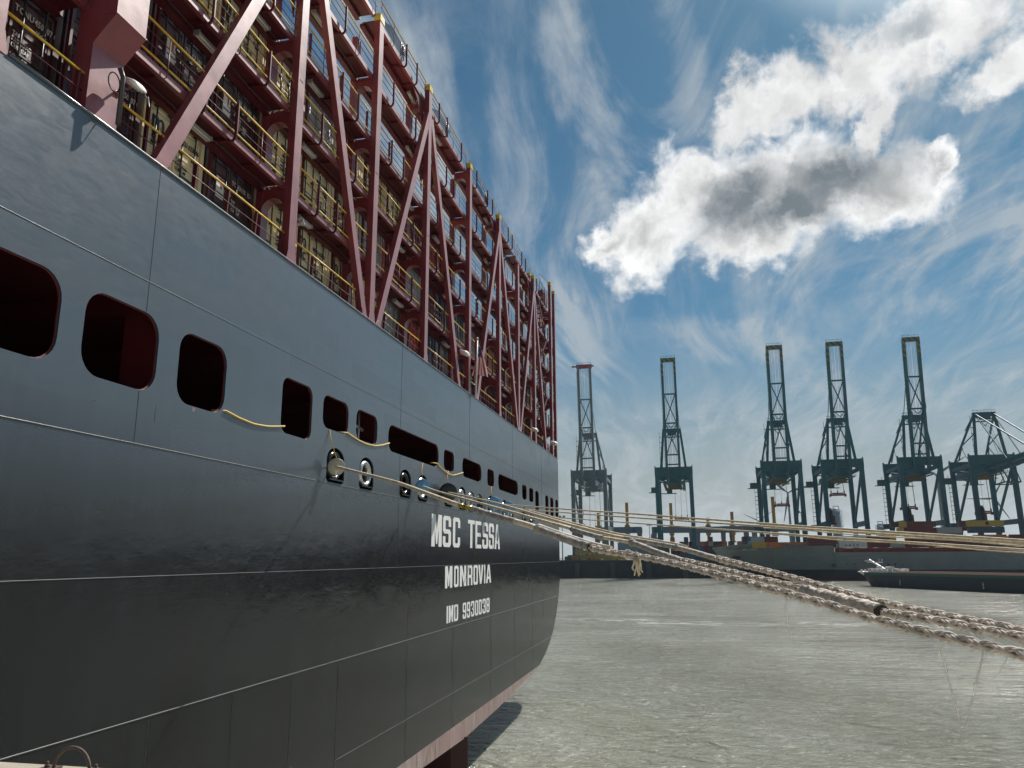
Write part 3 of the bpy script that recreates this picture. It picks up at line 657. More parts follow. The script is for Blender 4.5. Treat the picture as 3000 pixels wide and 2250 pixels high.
# diagonals
for y0, y1 in ((8.06, 14.0), (19.62, 14.5), (20.7, 26.25), (31.77, 26.6), (35.15, 40.5), (46.05, 40.8), (46.75, 52.25), (57.2, 52.65)):
    d = 1 if y1 > y0 else -1
    mb = MB(); mb.beam((XT - .11, y0, 19.05), (XT - .11, y1, 31.35), PD - .03, .38, up=(0, 1, 0)); mb.build('diagonal_brace', 'red_steel', ship)
    mb = MB(); mb.prism([(y0 - .3, 19.18), (y0 + .3, 19.18), (y0 + .25 * d + .1, 19.5), (y0 + .25 * d - .1, 19.5)], 'x', XT + .006, XT - .0); mb.build('gusset', 'red_steel', ship)
bays = [(3.96, 5.92), (6.78, 13.86), (14.27, 19.95), (20.36, 26.11), (26.52, 33.36), (33.77, 40.42), (40.83, 46.14), (46.55, 52.2), (52.61, 60.1), (60.51, 62.15)]
RAILS = [20.09, 22.57, 25.1, 27.57, 30.26, 33.05]
DECKS = [r - .87 for r in RAILS[1:]]
XF = XT - .27
for di, zd in enumerate(DECKS):
    for bi, (y0, y1) in enumerate(bays):
        mb = MB()
        mb.box((XF, y0, zd - .05), (XB, y1, zd))                      # floor plate
        mb.box((XB + .10, y0, zd - .20), (XB - .10, y1, zd - .05))     # rear girder
        n = max(1, int((y1 - y0) / 1.3))
        for k in range(1, n): y = y0 + (y1 - y0) * k / n; mb.box((XF - .10, y, zd - .14), (XB + .11, y + .02, zd - .05))
        if di in (3, 4) and bi % 2 == 1:
            mb.prism([(y1, zd - .18), (y1 - 1.6, zd - .18), (y1 - .9, zd - .5), (y1 - .35, zd - 1.1), (y1, zd - 2.0)], 'x', XF - .02, XF - .06)
        wk = mb.build('walkway', 'red_steel_dark', ship)  # darker than the fascia: shade under the decks put into the colour
        mb = MB(); mb.box((XF + .03, y0, zd - .18), (XF, y1, zd + .012)); mb.box((XF, y0, zd - .18), (XF - .09, y1, zd - .16)); mb.build('fascia', 'red_steel', wk)
# webs with arched cut-outs between front and rear pillars
for (y, zt, cap) in PIL:
    for i, zd in enumerate(DECKS):
        if zd > zt: continue
        mb = MB()
        xa, xb = XT - PD, XB; ht = .36; zb = zd - .46 - ht; n = 8
        w = (xa - xb) / 2; cx = (xa + xb) / 2
        top = [(cx + w * math.cos(math.pi * k / n), zb + ht * math.sin(math.pi * k / n)) for k in range(n + 1)]
        for k in range(n):
            x0, z0 = top[k]; x1, z1 = top[k + 1]; zt2 = zd - .05
            mb.add([(x0, y + .06, z0), (x1, y + .06, z1), (x1, y + .06, zt2), (x0, y + .06, zt2), (x0, y + .10, z0), (x1, y + .10, z1), (x1, y + .10, zt2), (x0, y + .10, zt2)], [(0, 1, 2, 3), (7, 6, 5, 4)])
            mb.add([(x0, y, z0), (x1, y, z1), (x1, y + .35, z1), (x0, y + .35, z0)], [(0, 1, 2, 3)])
        mb.build('arched_web', 'red_steel', ship)
# guard rails: yellow top rail, dark mid rails and hooked stanchions
def hook(mb, y, zr, zd):
    w, t = .075, .045; x = XF + .17
    pts = [(x, zr), (x, zd - .08), (x - .04, zd - .20), (XF + .02, zd - .25)]
    for a, b in zip(pts, pts[1:]): mb.beam((a[0], y, a[1]), (b[0], y, b[1]), w, t, up=(0, 1, 0))
    mb.beam((XF + .03, y, zd - .21), (XF - .30, y, zd - .21), .06, .04)
for ri, zr in enumerate(RAILS):
    zd = 19.2 if ri == 0 else DECKS[ri - 1]
    for bi, (y0, y1) in enumerate(bays):
        mb = MB(); x = XF + .10; n = max(1, int(round((y1 - y0) / 1.35)))
        for f in ((.36, .72) if ri else (.45,)): z = zr - (zr - zd - .05) * f; mb.tube([(x, y0, z), (x, y1, z)], .013, 5)
        for k in range(n + 1):
            y = y0 + .12 + (y1 - y0 - .24) * k / n
            if ri and 0 < k < n and (k + bi + ri) % 3 != 0: hook(mb, y, zr, zd)
            elif ri == 0: mb.beam((x - .07, y, zd - .05), (x - .02, y, zr), .09, .045, up=(0, 1, 0))
            else: mb.tube([(x, y, zr), (x, y, zd - .08), (x - .03, y, zd - .16), (XF + .01, y, zd - .17)], .014, 5)
        g = mb.build('guard_rail', 'red_steel_dark', ship)
        mb = MB(); mb.tube([(x, y0, zr), (x, y1, zr)], .028, 7); mb.build('handrail', 'yellow', g)
        if ri < 4: mb = MB(); mb.tube([(x - .03, y0 + .1, zd + .08), (x - .03, y1 - .1, zd + .08)], .024, 6); mb.build('toe_rail', 'yellow', g)
# webs of cable and pipe under the decks
for di, zd in enumerate(DECKS[:4]):
    mb = MB(); P = []
    for k in range(60): y = 7 + k * .9; P.append((XF - .45 + .02 * math.sin(k * 1.7), y, zd - .19 - .02 * math.sin(k * 2.3)))
    mb.tube(P, .018, 5); mb.build('cable_run', 'dark_steel', ship)
# rear posts between the container columns
for k in range(-3, 22):
    y = 11.5 + 2.53 * k
    if y > 62: continue
    mb = MB(); mb.box((XB - .14, y - .05, 19.18), (XB - .22, y + .02, 28.9 if y < 30 else 28.0)); mb.build('lashing_post', 'red_steel_dark', ship)
# strip lamps hung below the walkways
def lamp(y, z):
    mb = MB(); mb.beam((XT - .62, y, z), (XT - .62, y + .85, z), .17, .06); mb.beam((XT - .62, y - .03, z), (XT - .62, y + .0, z), .19, .13); mb.beam((XT - .62, y + .85, z), (XT - .62, y + .88, z), .19, .13)
    l = mb.build('strip_lamp', 'galv', ship)
    mb = MB()
    for dx in (-.04, .04): mb.tube([(XT - .62 + dx, y + .02, z - .055), (XT - .62 + dx, y + .83, z - .055)], .028, 8)
    mb.build('tube', 'lamp_grey', l)
for di, zd in enumerate(DECKS):
    for bi, (y0, y1) in enumerate(bays[1:-1]):
        fr = (.42, .2, .62, .62, .25, .55, .4, .3)[bi] if di < 2 else (.75, .25, .8, .35, .8, .3, .7, .5)[bi]
        lamp(y0 + (y1 - y0) * fr, zd - .34)
# far end: stair tower plates and rungs
mb = MB(); mb.box((XT - .6, 52.6, 30.4), (XT - .66, 59.2, 32.1)); mb.box((XT - .6, 53.3, 19.2), (XT - .66, 54.2, 33.0)); mb.box((XT - .5, 53.2, 29.0), (XT - .95, 54.2, 33.1)); mb.build('end_plate', 'red_steel', ship)
mb = MB(); mb.box((XT - .5, 53.15, 33.1), (XT - .98, 54.25, 33.35)); mb.build('pillar_cap', 'cap_yellow', ship)
mb = MB()
for i, (za, zb) in enumerate(((19.3, 21.44), (21.44, 23.92), (23.92, 26.36), (26.36, 29.02), (29.02, 31.72), (31.72, 33.2))):
    ya, yb = (55.2, 58.6) if i % 2 else (58.6, 55.2)
    mb.beam((XT - .9, ya, za), (XT - .9, yb, zb), .06, .2); mb.beam((XT - .2, ya, za), (XT - .2, yb, zb), .06, .2)
    for k in range(1, 9): t = k / 9; mb.box((XT - .2, ya + (yb - ya) * t - .12, za + (zb - za) * t), (XT - .9, ya + (yb - ya) * t + .12, za + (zb - za) * t + .03))
mb.build('stair_flight', 'red_steel_dark', ship)
mb = MB()
for z in [19.5 + .33 * k for k in range(45)]: mb.tube([(XT - .1, 60.0, z), (XT - .1, 61.4, z)], .018, 5)
mb.build('ladder_rung', 'red_steel_dark', ship)
mb = MB(); mb.tube([(XT - .1, 55.0, 33.9), (XT - .1, 61.6, 35.2)], .02, 5)
for y in (55.3, 56.5, 57.7, 58.7): mb.tube([(XT - .1, y, 32.0), (XT - .1, y, 34.0)], .02, 5)
mb.tube([(XT - .1, 55.3, 33.4), (XT - .1, 59.2, 33.4)], .02, 5); mb.build('platform_rail', 'red_steel_dark', ship)
mb = MB(); mb.box((XT - .5, 59.3, 32.9), (XT - 1.0, 61.2, 34.0)); mb.build('junction_box', 'red_steel', ship)
# outboard stay at the far corner
mb = MB(); mb.tube([(XT - .1, 62.2, 21.4), (XT - .1, 62.75, 21.35), (XT - .1, 62.85, 20.3), (XT - .1, 62.3, 19.6), (XT - .1, 62.3, 19.2)], .05, 6); mb.build('corner_rail', 'red_steel', ship)
# rods stowed along the top rail
def rod(a, b, r): mb = MB(); mb.tube([a, b], r, 5); mb.build('lashing_rod', 'dark_steel', ship)
for y0, n in ((20.6, 7), (27.2, 6), (35.4, 4)):
    for k in range(n): rod((XF + .02 + .02 * k, y0 + .13 * k, 32.35 + .05 * k), (XF + .02 + .02 * k, y0 + 2.3 + .1 * k, 32.33 + .055 * k), .015)
    for k in range(3): rod((XF + .05, y0 + 2.2 + .17 * k, 32.2), (XF + .05, y0 + 2.25 + .17 * k, 32.9), .026)
# floodlights
def flood(x, y, z, s=1.0, ry=0.0):
    mb = MB(); mb.tube([(x - .45, y - .05, z - .45), (x - .3, y - .05, z - .1), (x - .1, y, z - .05)], .03, 6); mb.box((x - .45, y - .12, z - .75), (x - .38, y + .02, z - .42)); st = mb.build('lamp_bracket', 'red_steel', ship)
    h = MB(); rows = []
    for (dx, hy, hz) in ((-.18, .20, .05), (-.16, .26, .11), (.10, .30, .13), (.20, .26, .10), (.22, .15, .04)):
        rows.append([(x + dx * s, y + hy * s * math.cos(t), z + hz * s * math.sin(t) - dx * .4) for t in [2 * math.pi * k / 14 for k in range(14)]])
    h.grid(rows, True, True); h.add(rows[0], [tuple(range(14))]); h.add(rows[-1], [tuple(range(14))]); h.build('floodlight', 'white_paint', ship)
flood(-10.72, 6.75, 20.3, .72); flood(-10.8, 31.7, 21.0, 1.1); flood(-10.7, 58.7, 20.1, 1.4); flood(-10.8, 50.7, 20.0, 1.1)
mb = MB(); mb.tube([(XT + .3, 6.42, 19.2), (XT + .3, 6.42, 20.25), (XT + .3, 6.3, 20.4)], .05, 8)
mb.tube([(XT + .25, 6.25 + .16 * math.cos(t), 20.05 + .2 * math.sin(t)) for t in [2 * math.pi * k / 16 for k in range(16)]], .014, 5, closed=True)
mb.tube([(XT + .3, 6.4, 20.2), (XT + .38, 6.6, 20.05), (XT + .5, 6.8, 20.15), (XT + .5, 7.0, 19.9), (XT + .4, 7.05, 20.2)], .014, 5); mb.build('cable_loop', 'dark_steel', ship)
# horn loudspeaker
mb = MB(); mb.tube([(-11.35, 14.62, 20.66), (-11.25, 14.66, 20.7), (-11.15, 14.72, 20.76), (-11.08, 14.75, 20.79)], [.04, .05, .085, .125], 18); mb.tube([(-11.07, 14.755, 20.795), (-11.055, 14.76, 20.8)], [.13, .13], 18); mb.box((-11.4, 14.3, 20.62), (-11.3, 14.6, 20.7)); mb.build('loudspeaker', 'galv', ship)
# flag staff
mb = MB(); mb.tube([(-10.85, 34.14, 19.1), (-10.85, 34.42, 22.5)], [.06, .045], 8); mb.tube([(-10.85, 34.42, 22.5), (-10.85, 34.43, 22.6)], [.08, .03], 8); mb.build('flag_staff', 'white_paint', ship)
for ch in ship.children: ch.matrix_parent_inverse = Matrix.Translation(-ship.location)

# flag: 11 stripes, blue canton with one star
fl = empty('flag', (-10.8, 34.4, 21.9), 'red and white striped flag with a dark blue canton hanging from the stern flagstaff', 'flag')
def fpt(u, v):   # u along fly 0..1, v down hoist 0..1 ; cloth hangs slack
    u_w = 1.5
    y = 34.42 + .34 * (u - .4) * (.3 + v) + .05 * math.sin(u * 19 + v * 3) * (.2 + v)
    z = 22.1 - 1.62 * v - .55 * abs(u - .45) * (1 - v * .5)
    x = -10.70 + 1.05 * (u - .50) * (.22 + .7 * v) + .04 * math.sin(u * 15 + v * 2) * (.3 + v)
    return (x, y, z)
for name, m, sel in (('red_stripe', 'flag_red', 0), ('white_stripe', 'flag_white', 1)):
    mb = MB()
    for s in range(11):
        if s % 2 != sel: continue
        u0, u1 = s / 11, (s + 1) / 11
        v0 = .36 if s < 8 else 0.0
        rows = [[fpt(u0 + (u1 - u0) * i / 3, v0 + (1 - v0) * j / 14) for i in range(4)] for j in range(15)]
        mb.grid(rows)
    o = mb.build(name, m, fl)
mb = MB(); mb.grid([[fpt(8 / 11 * i / 8, .36 * j / 8) for i in range(9)] for j in range(9)]); mb.build('canton', 'flag_blue', fl)
mb = MB(); c0 = Vector(fpt(.23, .17)); st = []
for k in range(10): t = math.pi * k / 5; r = .085 if k % 2 == 0 else .035; st.append(c0 + Vector((.03, r * math.sin(t), r * math.cos(t))))
mb.add(st + [s - Vector((.01, 0, 0)) for s in st], [tuple(range(10)), tuple(range(10, 20))[::-1]]); mb.build('star', 'flag_white', fl)
for ch in fl.children: ch.matrix_parent_inverse = Matrix.Translation(-fl.location)

# ============================================================ CONTAINERS ON THE SHIP
def make_container(paint, code1, code2, sign=None):
    r = bpy.data.objects.new('shipping_container', None); C.objects.link(r); r.empty_display_size = .5
    mb = MB(); L = 12.19
    mb.box((-.06, 0, 0), (-L, 2.44, .16)); mb.box((-.06, 0.03, .16), (-L, .07, 2.5)); mb.box((-.06, 2.37, .16), (-L, 2.41, 2.5)); mb.box((-.1, .02, 2.5), (-L, 2.42, 2.57))
    for y in (0, 2.29): mb.box((0, y, 0), (-.15, y + .15, 2.59)); mb.box((-L, y, 0), (-L + .15, y + .15, 2.59))
    mb.box((0, .15, 2.45), (-.12, 2.29, 2.59)); mb.box((0, .15, 0), (-.12, 2.29, .15))
    for k in range(40): x = -.4 - k * .29; mb.box((x, -.0 + .005, .18), (x - .14, .03, 2.45)); mb.box((x, 2.41, .18), (x - .14, 2.435, 2.45))
    body = mb.build('body', paint, r)
    for s in (0, 1):
        y0 = .17 + s * 1.055; mb = MB(); x = -.05
        mb.box((x, y0, .17), (x - .04, y0 + 1.04, 2.43))
        for (a, b, c, d) in ((.02, 1.02, .02, .08), (.02, 1.02, 2.16, 2.24)): mb.box((x + .03, y0 + a, .17 + c), (x, y0 + b, .17 + d))
        for a in (.02, .96): mb.box((x + .03, y0 + a, .19), (x, y0 + a + .06, 2.41))
        for k in range(5): mb.box((x + .022, y0 + .1, .33 + k * .42), (x, y0 + .94, .33 + k * .42 + .20))
        dr = mb.build('door', paint, r)
        for yb in (.26, .78):
            mb = MB(); mb.tube([(.03, y0 + yb, .1), (.03, y0 + yb, 2.5)], .022, 6)
            for z in (.16, .9, 1.7, 2.42): mb.box((.05, y0 + yb - .06, z), (-.03, y0 + yb + .06, z + .07))
            mb.box((.07, y0 + yb - .02, 1.05), (.03, y0 + yb + .34 * (1 if yb < .5 else -1), 1.09)); mb.build('locking_bar', 'dark_steel' if paint in ('cream', 'brown', 'maroon_box', 'red_box') else 'galv', dr)
    mk = 'mark_white' if paint in ('brown', 'navy_box', 'red_box', 'maroon_box') else 'mark_dark'
    if code1:
        text('code', code1, .20, mk, r, 'x', -.012, (1.30, 1.98), sx=.8); text('code', code2, .20, mk, r, 'x', -.012, (1.78, 1.98), sx=.72); text('code', '45G1', .17, mk, r, 'x', -.012, (1.80, 1.76), sx=.8)
        text('code', 'TARE\nPAYLOAD\nCUB.CAP.', .13, mk, r, 'x', -.012, (1.32, 1.45), sx=.8)
    if sign == 'plate':
        mb = MB(); mb.box((-.005, .56, 1.30), (-.02, .92, 1.92)); mb.build('sign_plate', 'mark_white', r)
        text('sign_mark', 'T', .42, 'hatch_red', r, 'x', -.0, (.66, 1.60)); text('sign_mark', 'textainer', .085, 'mark_dark', r, 'x', -.0, (.58, 1.42))
        mb = MB(); mb.prism([(1.35, .55), (1.60, .55), (1.475, .80)], 'x', -.005, -.02); mb.build('warning_mark', 'yellow', r)
    if sign == 'msc':
        text('line_mark', 'm', .72, 'mark_dark', r, 'x', -.012, (.30, 1.85), sx=.95); text('line_mark', 'sc', .60, 'mark_dark', r, 'x', -.012, (.34, 1.42), sx=.95)
        mb = MB(); mb.box((-.005, 1.35, .30), (-.02, 1.95, .52)); mb.build('green_label', 'mark_green', r)
    return r
protos = {
 'b1': make_container('brown', 'TCNU', '450507 0', None), 'b2': make_container('brown', 'TCNU', '115222 0', 'plate'), 'b3': make_container('brown', 'TRHU', '189930 9', 'plate'),
 'c1': make_container('cream', 'MSCU', '623846 7', 'msc'), 'c2': make_container('cream', 'MSCU', '570122 4', None),
 'g': make_container('grey_box', None, None), 'n': make_container('navy_box', None, None), 'r': make_container('red_box', None, None), 'o': make_container('orange_box', None, None), 'm': make_container('maroon_box', None, None)}
CN = {'b1': 'brown', 'b2': 'brown', 'b3': 'brown', 'c1': 'cream', 'c2': 'cream', 'g': 'grey', 'n': 'navy blue', 'r': 'red', 'o': 'orange', 'm': 'maroon'}
ORD = ['first', 'second', 'third', 'fourth', 'fifth', 'sixth', 'seventh', 'eighth', 'ninth', 'tenth', 'eleventh', 'twelfth', 'thirteenth', 'fourteenth', 'fifteenth', 'sixteenth', 'seventeenth', 'eighteenth', 'nineteenth', 'twentieth', 'twenty-first', 'twenty-second', 'twenty-third', 'twenty-fourth']
cols = {-3: ['b1', 'b1', 'b2', 'b1', 'b1'], -2: ['b1', 'b2', 'c2', 'c1', 'c2'], -1: ['c1', 'b3', 'c1', 'c2'], 0: ['b2', 'b3', 'c1'], 1: ['c2', 'c1', 'c2'], 2: ['c1', 'c2', 'g'],
        3: ['c1', 'c1', 'c2'], 4: ['c2', 'g', 'c1'], 5: ['g', 'r', 'c2'], 6: ['r', 'g', 'm'], 7: ['n', 'm', 'r'], 8: ['g', 'n', 'm'], 9: ['m', 'n'], 10: ['b1', 'g'], 11: ['g', 'r'], 12: ['m', 'o'],
        13: ['n', 'b1'], 14: ['b1', 'm'], 15: ['g', 'c2'], 16: ['o', 'g'], 17: ['m', 'n'], 18: ['g', 'b1'], 19: ['n']}
used = set()
for k in sorted(cols):
    for t, c in enumerate(cols[k]):
        r = protos[c] if c not in used else copy_tree(protos[c]); used.add(c)
        r.location = (-12.36, 11.5 + 2.53 * k + .05, 19.28 + 2.605 * t)
        tag(r, '%s container with its doors aft, %s tier up, %s column from the quay end' % (CN[c], ORD[t], ORD[k + 3]), 'container', 'containers stacked behind the lashing bridge')
# ============================================================ MOORING LINES
def spline(pts, step=0.25):
    P = [Vector(p) for p in pts]; out = []; idx = [0.0]
    for i in range(len(P) - 1):
        p0 = P[max(i - 1, 0)]; p1 = P[i]; p2 = P[i + 1]; p3 = P[min(i + 2, len(P) - 1)]
        n = max(2, int((p2 - p1).length / step))
        for k in range(n):
            t = k / n; lin = p1.lerp(p2, t)
            cr = 0.5 * ((2 * p1) + (p2 - p0) * t + (2 * p0 - 5 * p1 + 4 * p2 - p3) * t * t + (3 * p1 - p0 - 3 * p2 + p3) * t ** 3)
            out.append((i + t, lin.lerp(cr, .35)))
    out.append((len(P) - 1.0, P[-1])); return out
def cut(sp, a, b): return [p for t, p in sp if a - 1e-6 <= t <= b + 1e-6]
def resample(pts, step):
    out = [pts[0]]; acc = 0
    for a, b in zip(pts, pts[1:]):
        L = (b - a).length
        if L < 1e-6: continue
        d = 0
        while acc + (L - d) >= step:
            d += step - acc; out.append(a.lerp(b, d / L)); acc = 0
        acc += L - d
    out.append(pts[-1]); return out
def frames(pts):
    fr = []; prev = None; m = len(pts)
    for i in range(m):
        d = (pts[min(i + 1, m - 1)] - pts[max(i - 1, 0)]).normalized()
        a = d.cross(Vector((0, 0, 1))).normalized() if prev is None else (prev - d * prev.dot(d)).normalized()
        prev = a; fr.append((d, a, d.cross(a)))
    return fr
def braid(pts, name, m, parent, Rr=.0215, rs=.0140, pitch=.34, fat=None):
    pts = resample(pts, .013); fr = frames(pts); mb = MB()
    for g in (1, -1):
        for k in range(2):
            for e in (-.5, .5):      # strands run in pairs
                path = []; s = 0; rad = []
                for i, p in enumerate(pts):
                    if i: s += (pts[i] - pts[i - 1]).length
                    F = fat(i / len(pts)) if fat else 1.0
                    th = g * 2 * math.pi * s / pitch + k * math.pi + e * .95
                    rr = Rr * F * (1 + .34 * g * math.cos(2 * th)) + .001 * math.sin(s * 31 + k * 2)
                    d, a, b = fr[i]; path.append(p + (a * math.cos(th) + b * math.sin(th)) * rr); rad.append(rs * F * (1 + .08 * math.sin(s * 47 + e * 5)))
                mb.tube(path, [r * .86 for r in rad], 6)
    return mb.build(name, m, parent, fix=False)
def sleeve(pts, r, name, m, parent, wr=.12, step=.04):
    pts = resample(pts, step); fr = frames(pts); rows = []
    for i, p in enumerate(pts):
        d, a, b = fr[i]; row = []
        for k in range(16):
            t = 2 * math.pi * k / 16; q = mnoise.noise(Vector((i * .35, math.cos(t) * 1.5, math.sin(t) * 1.5 + r * 90)))
            q2 = mnoise.noise(Vector((i * .9, math.cos(t) * 3, math.sin(t) * 3 + r * 50)))
            row.append(p + (a * math.cos(t) + b * math.sin(t)) * r * (1 + wr * 1.3 * q + wr * .6 * q2))
        rows.append(row)
    d, a, b = fr[-1]; rows.append([p + (v - p) * .78 for v in rows[-1] for p in [pts[-1]]])
    mb = MB(); mb.grid(rows, True, True); return mb.build(name, m, parent, fix=False)
def knot(c, r, name, m, parent, n=5):
    mb = MB(); c = Vector(c)
    for i in range(n):
        ax = Vector((random.uniform(.3, 1), -1.2, random.uniform(-.6, .3))).normalized(); u = ax.cross(Vector((0, 0, 1))).normalized(); w = ax.cross(u); o = c + ax * random.uniform(-.6, .6) * r
        mb.tube([o + (u * math.cos(t) + w * math.sin(t)) * r * random.uniform(.85, 1.05) for t in [2 * math.pi * k / 14 for k in range(14)]], r * .28, 6, closed=True)
    return mb.build(name, m, parent, fix=False)
def tassel(c, name, m, parent, n=6, L=.16, r=.011):
    mb = MB(); c = Vector(c)
    for i in range(n):
        o = c + Vector((random.uniform(-.05, .05), random.uniform(-.05, .05), 0)); d = Vector((random.uniform(-.25, .35), random.uniform(-.2, .2), -1)); l = L * random.uniform(.6, 1.1)
        mb.tube([o, o + d * l * .4 + Vector((.01, 0, 0)), o + d * l * .8, o + d * l + Vector((.012 * (i % 3), 0, .0))], [r, r * 1.1, r, r * .8], 6)
    return mb.build(name, m, parent, fix=False)
def pipe(pts, r, name, m, parent): mb = MB(); mb.tube(pts, r, 9); return mb.build(name, m, parent, fix=False)

PATH = {
'1': [(-11.45, 17.68, 13.5), (-10.699, 17.049, 13.515), (-9.2, 15.089, 13.124), (-6.608, 11.7, 12.432), (-4.918, 9.49, 11.902), (-4.147, 8.483, 11.661), (-3.744, 7.956, 11.56), (-3.16, 7.193, 11.392), (-2.337, 6.116, 11.172), (-2.17, 5.898, 11.112), (-1.646, 5.213, 10.944), (-1.263, 4.712, 10.829), (-0.957, 4.311, 10.76), (-0.628, 3.881, 10.717), (-0.156, 3.265, 10.626), (0.243, 2.743, 10.525), (0.862, 1.934, 10.368), (1.141, 1.569, 10.292), (1.406, 1.222, 10.209), (1.801, 0.706, 10.125), (2.088, 0.33, 10.066), (2.8, -0.6, 9.75)],
'd': [(-11.45, 26.3, 13.6), (-10.682, 25.244, 13.611), (-9.052, 22.165, 13.126), (-4.738, 14.016, 11.941), (-2.273, 9.361, 11.261), (-2.121, 9.073, 11.211), (-1.533, 7.963, 11.047), (-0.852, 6.675, 10.916), (-0.483, 5.98, 10.776), (-0.092, 5.24, 10.645), (0.31, 4.482, 10.562), (0.658, 3.825, 10.476), (0.99, 3.196, 10.402), (1.223, 2.757, 10.324), (1.601, 2.042, 10.219), (1.826, 1.618, 10.203), (2.062, 1.172, 10.163), (2.265, 0.789, 10.129), (3.0, -0.6, 9.75)],
'e': [(-11.45, 30.05, 13.6), (-10.68, 28.821, 13.648), (-5.867, 18.691, 12.387), (-2.666, 11.955, 11.441), (-1.355, 9.196, 11.087), (-0.185, 6.735, 10.84), (0.36, 5.586, 10.673), (0.734, 4.8, 10.573), (1.093, 4.044, 10.471), (1.386, 3.427, 10.381), (1.706, 2.754, 10.279), (1.976, 2.187, 10.222), (2.221, 1.672, 10.177), (2.429, 1.234, 10.136), (3.3, -0.6, 9.75)],
'i': [(-11.45, 38.2, 13.6), (-10.631, 37.431, 13.674), (-5.344, 29.678, 12.828), (-1.902, 24.63, 12.297), (3.049, 17.368, 11.505), (6.564, 12.213, 10.986), (10.932, 5.8065, 10.293), (15.3, -0.6, 9.75)],
'j': [(-11.45, 41.7, 13.6), (-10.628, 41.058, 13.64), (-5.945, 33.618, 12.896), (-2.089, 27.494, 12.294), (3.26, 19.0, 11.493), (6.917, 13.191, 10.945), (11.2585, 6.2955, 10.2725), (15.6, -0.6, 9.75)],
'm': [(-11.45, 50.1, 13.5), (-10.22, 48.995, 13.529), (-7.499, 43.827, 13.127), (-2.535, 34.403, 12.357), (3.712, 22.542, 11.393), (7.613, 15.135, 10.822), (11.7565, 7.2675, 10.211), (15.9, -0.6, 9.75)]}
def rope_root(label): return empty('mooring_rope', (0, 0, 0), label, 'rope', 'mooring lines from the ship to the quay')
# nearest line
s1 = spline(PATH['1']); r1 = rope_root('nearest mooring rope, from the beige disc to the lowest thick braid at the right')
pipe(cut(s1, 0, 5.1), .042, 'smooth_line', 'rope_smooth', r1)
sleeve(cut(s1, 5, 6.1), .036, 'yellow_binding', 'yellow_wrap', r1, .2, .02)
knot(s1[[i for i, q in enumerate(s1) if q[0] >= 5.45][0]][1], .042, 'twine_lashing', 'twine', r1, 3)
sleeve(cut(s1, 6, 7.6), .049, 'canvas_sleeve', 'sleeve', r1, .13)
sleeve(cut(s1, 7.5, 9.05), .043, 'pale_line', 'rope_pale', r1, .05)
knot(PATH['1'][9], .058, 'eye_knot', 'sleeve', r1, 6)
sleeve(cut(s1, 9.0, 11.0), .056, 'canvas_sleeve', 'sleeve', r1, .10)
pipe([p + Vector((.0, .06, .055)) for p in cut(s1, 9.0, 12.2)], .026, 'doubled_line', 'rope_pale', r1)
br = cut(s1, 10.95, 21)
braid(br, 'braided_rope', 'rope_braid', r1, fat=lambda t: 1.0 + .32 * max(0, 1 - t / .12) + (.15 if .12 < t < .16 else 0))
tassel(Vector(PATH['1'][13]) + Vector((0, 0, -.03)), 'frayed_end', 'rope_pale', r1, 11, .19)
knot(Vector(PATH['1'][12]).lerp(Vector(PATH['1'][13]), .7), .045, 'splice_knot', 'rope_braid', r1, 4)
for th in ([(1.709, 0.827, 10.168), (1.73, 0.80, 9.98), (1.756, 0.765, 9.73), (1.784, 0.728, 9.52), (1.80, 0.71, 9.53), (1.83, 0.67, 9.68), (1.93, 0.54, 10.10)], [(0.81, 2.0, 10.4), (0.812, 2.0, 10.28), (0.815, 1.99, 10.2), (0.82, 1.98, 10.11), (.84, 1.96, 9.99)], [(2.02, .42, 10.05), (1.99, .45, 9.96), (1.95, .5, 9.92)]):
    pipe(th, .0014, 'loose_thread', 'rope_pale', r1)
# second and third lines, running together
s2 = spline(PATH['d']); r2_ = rope_root('mooring rope from the first blue disc, with the broad cloth wrap at the right')
pipe(cut(s2, 0, 5.1), .033, 'smooth_line', 'rope_smooth', r2_)
knot(PATH['d'][5], .04, 'twine_lashing', 'twine', r2_, 4)
sleeve(cut(s2, 5, 6.2), .043, 'canvas_sleeve', 'sleeve', r2_, .1)
pipe(cut(s2, 6.0, 7.05), .03, 'pale_line', 'rope_pale', r2_)
knot(PATH['d'][7], .052, 'eye_knot', 'sleeve', r2_, 6)
sleeve(cut(s2, 7, 9), .042, 'canvas_sleeve', 'sleeve', r2_, .09)
braid(cut(s2, 8.9, 18), 'braided_rope', 'rope_braid', r2_, fat=lambda t: 1.0 + .25 * max(0, 1 - t / .18))
sleeve(cut(s2, 12.3, 13.05), .058, 'rolled_sleeve', 'sleeve', r2_, .35, .02)
sleeve(cut(s2, 13, 14), .074, 'cloth_wrap', 'sleeve_cloth', r2_, .16, .025)
for f in (13.05, 13.35, 13.7):
    p = [q for t, q in s2 if t >= f][0]; q = [q for t, q in s2 if t >= f + .3][0]; d = (q - p).normalized(); u = d.cross(Vector((0, 0, 1))).normalized(); w = d.cross(u)
    mb = MB(); mb.tube([p + (u * math.cos(t) + w * math.sin(t)) * .078 for t in [2 * math.pi * k / 16 for k in range(16)]], .0035, 5, closed=True); mb.build('twine_lashing', 'twine', r2_, fix=False)
tassel(Vector(PATH['d'][10]) + Vector((0, 0, -.02)), 'frayed_end', 'rope_pale', r2_, 4, .12, .009); tassel(Vector(PATH['d'][11]) + Vector((0, 0, -.02)), 'frayed_end', 'rope_pale', r2_, 3, .08, .008)
s3 = spline(PATH['e']); r3_ = rope_root('mooring rope from the dark disc, running just above the cloth-wrapped one')
pipe(cut(s3, 0, 5.1), .030, 'smooth_line', 'rope_smooth', r3_)
knot(PATH['e'][5], .04, 'eye_knot', 'sleeve', r3_, 5)
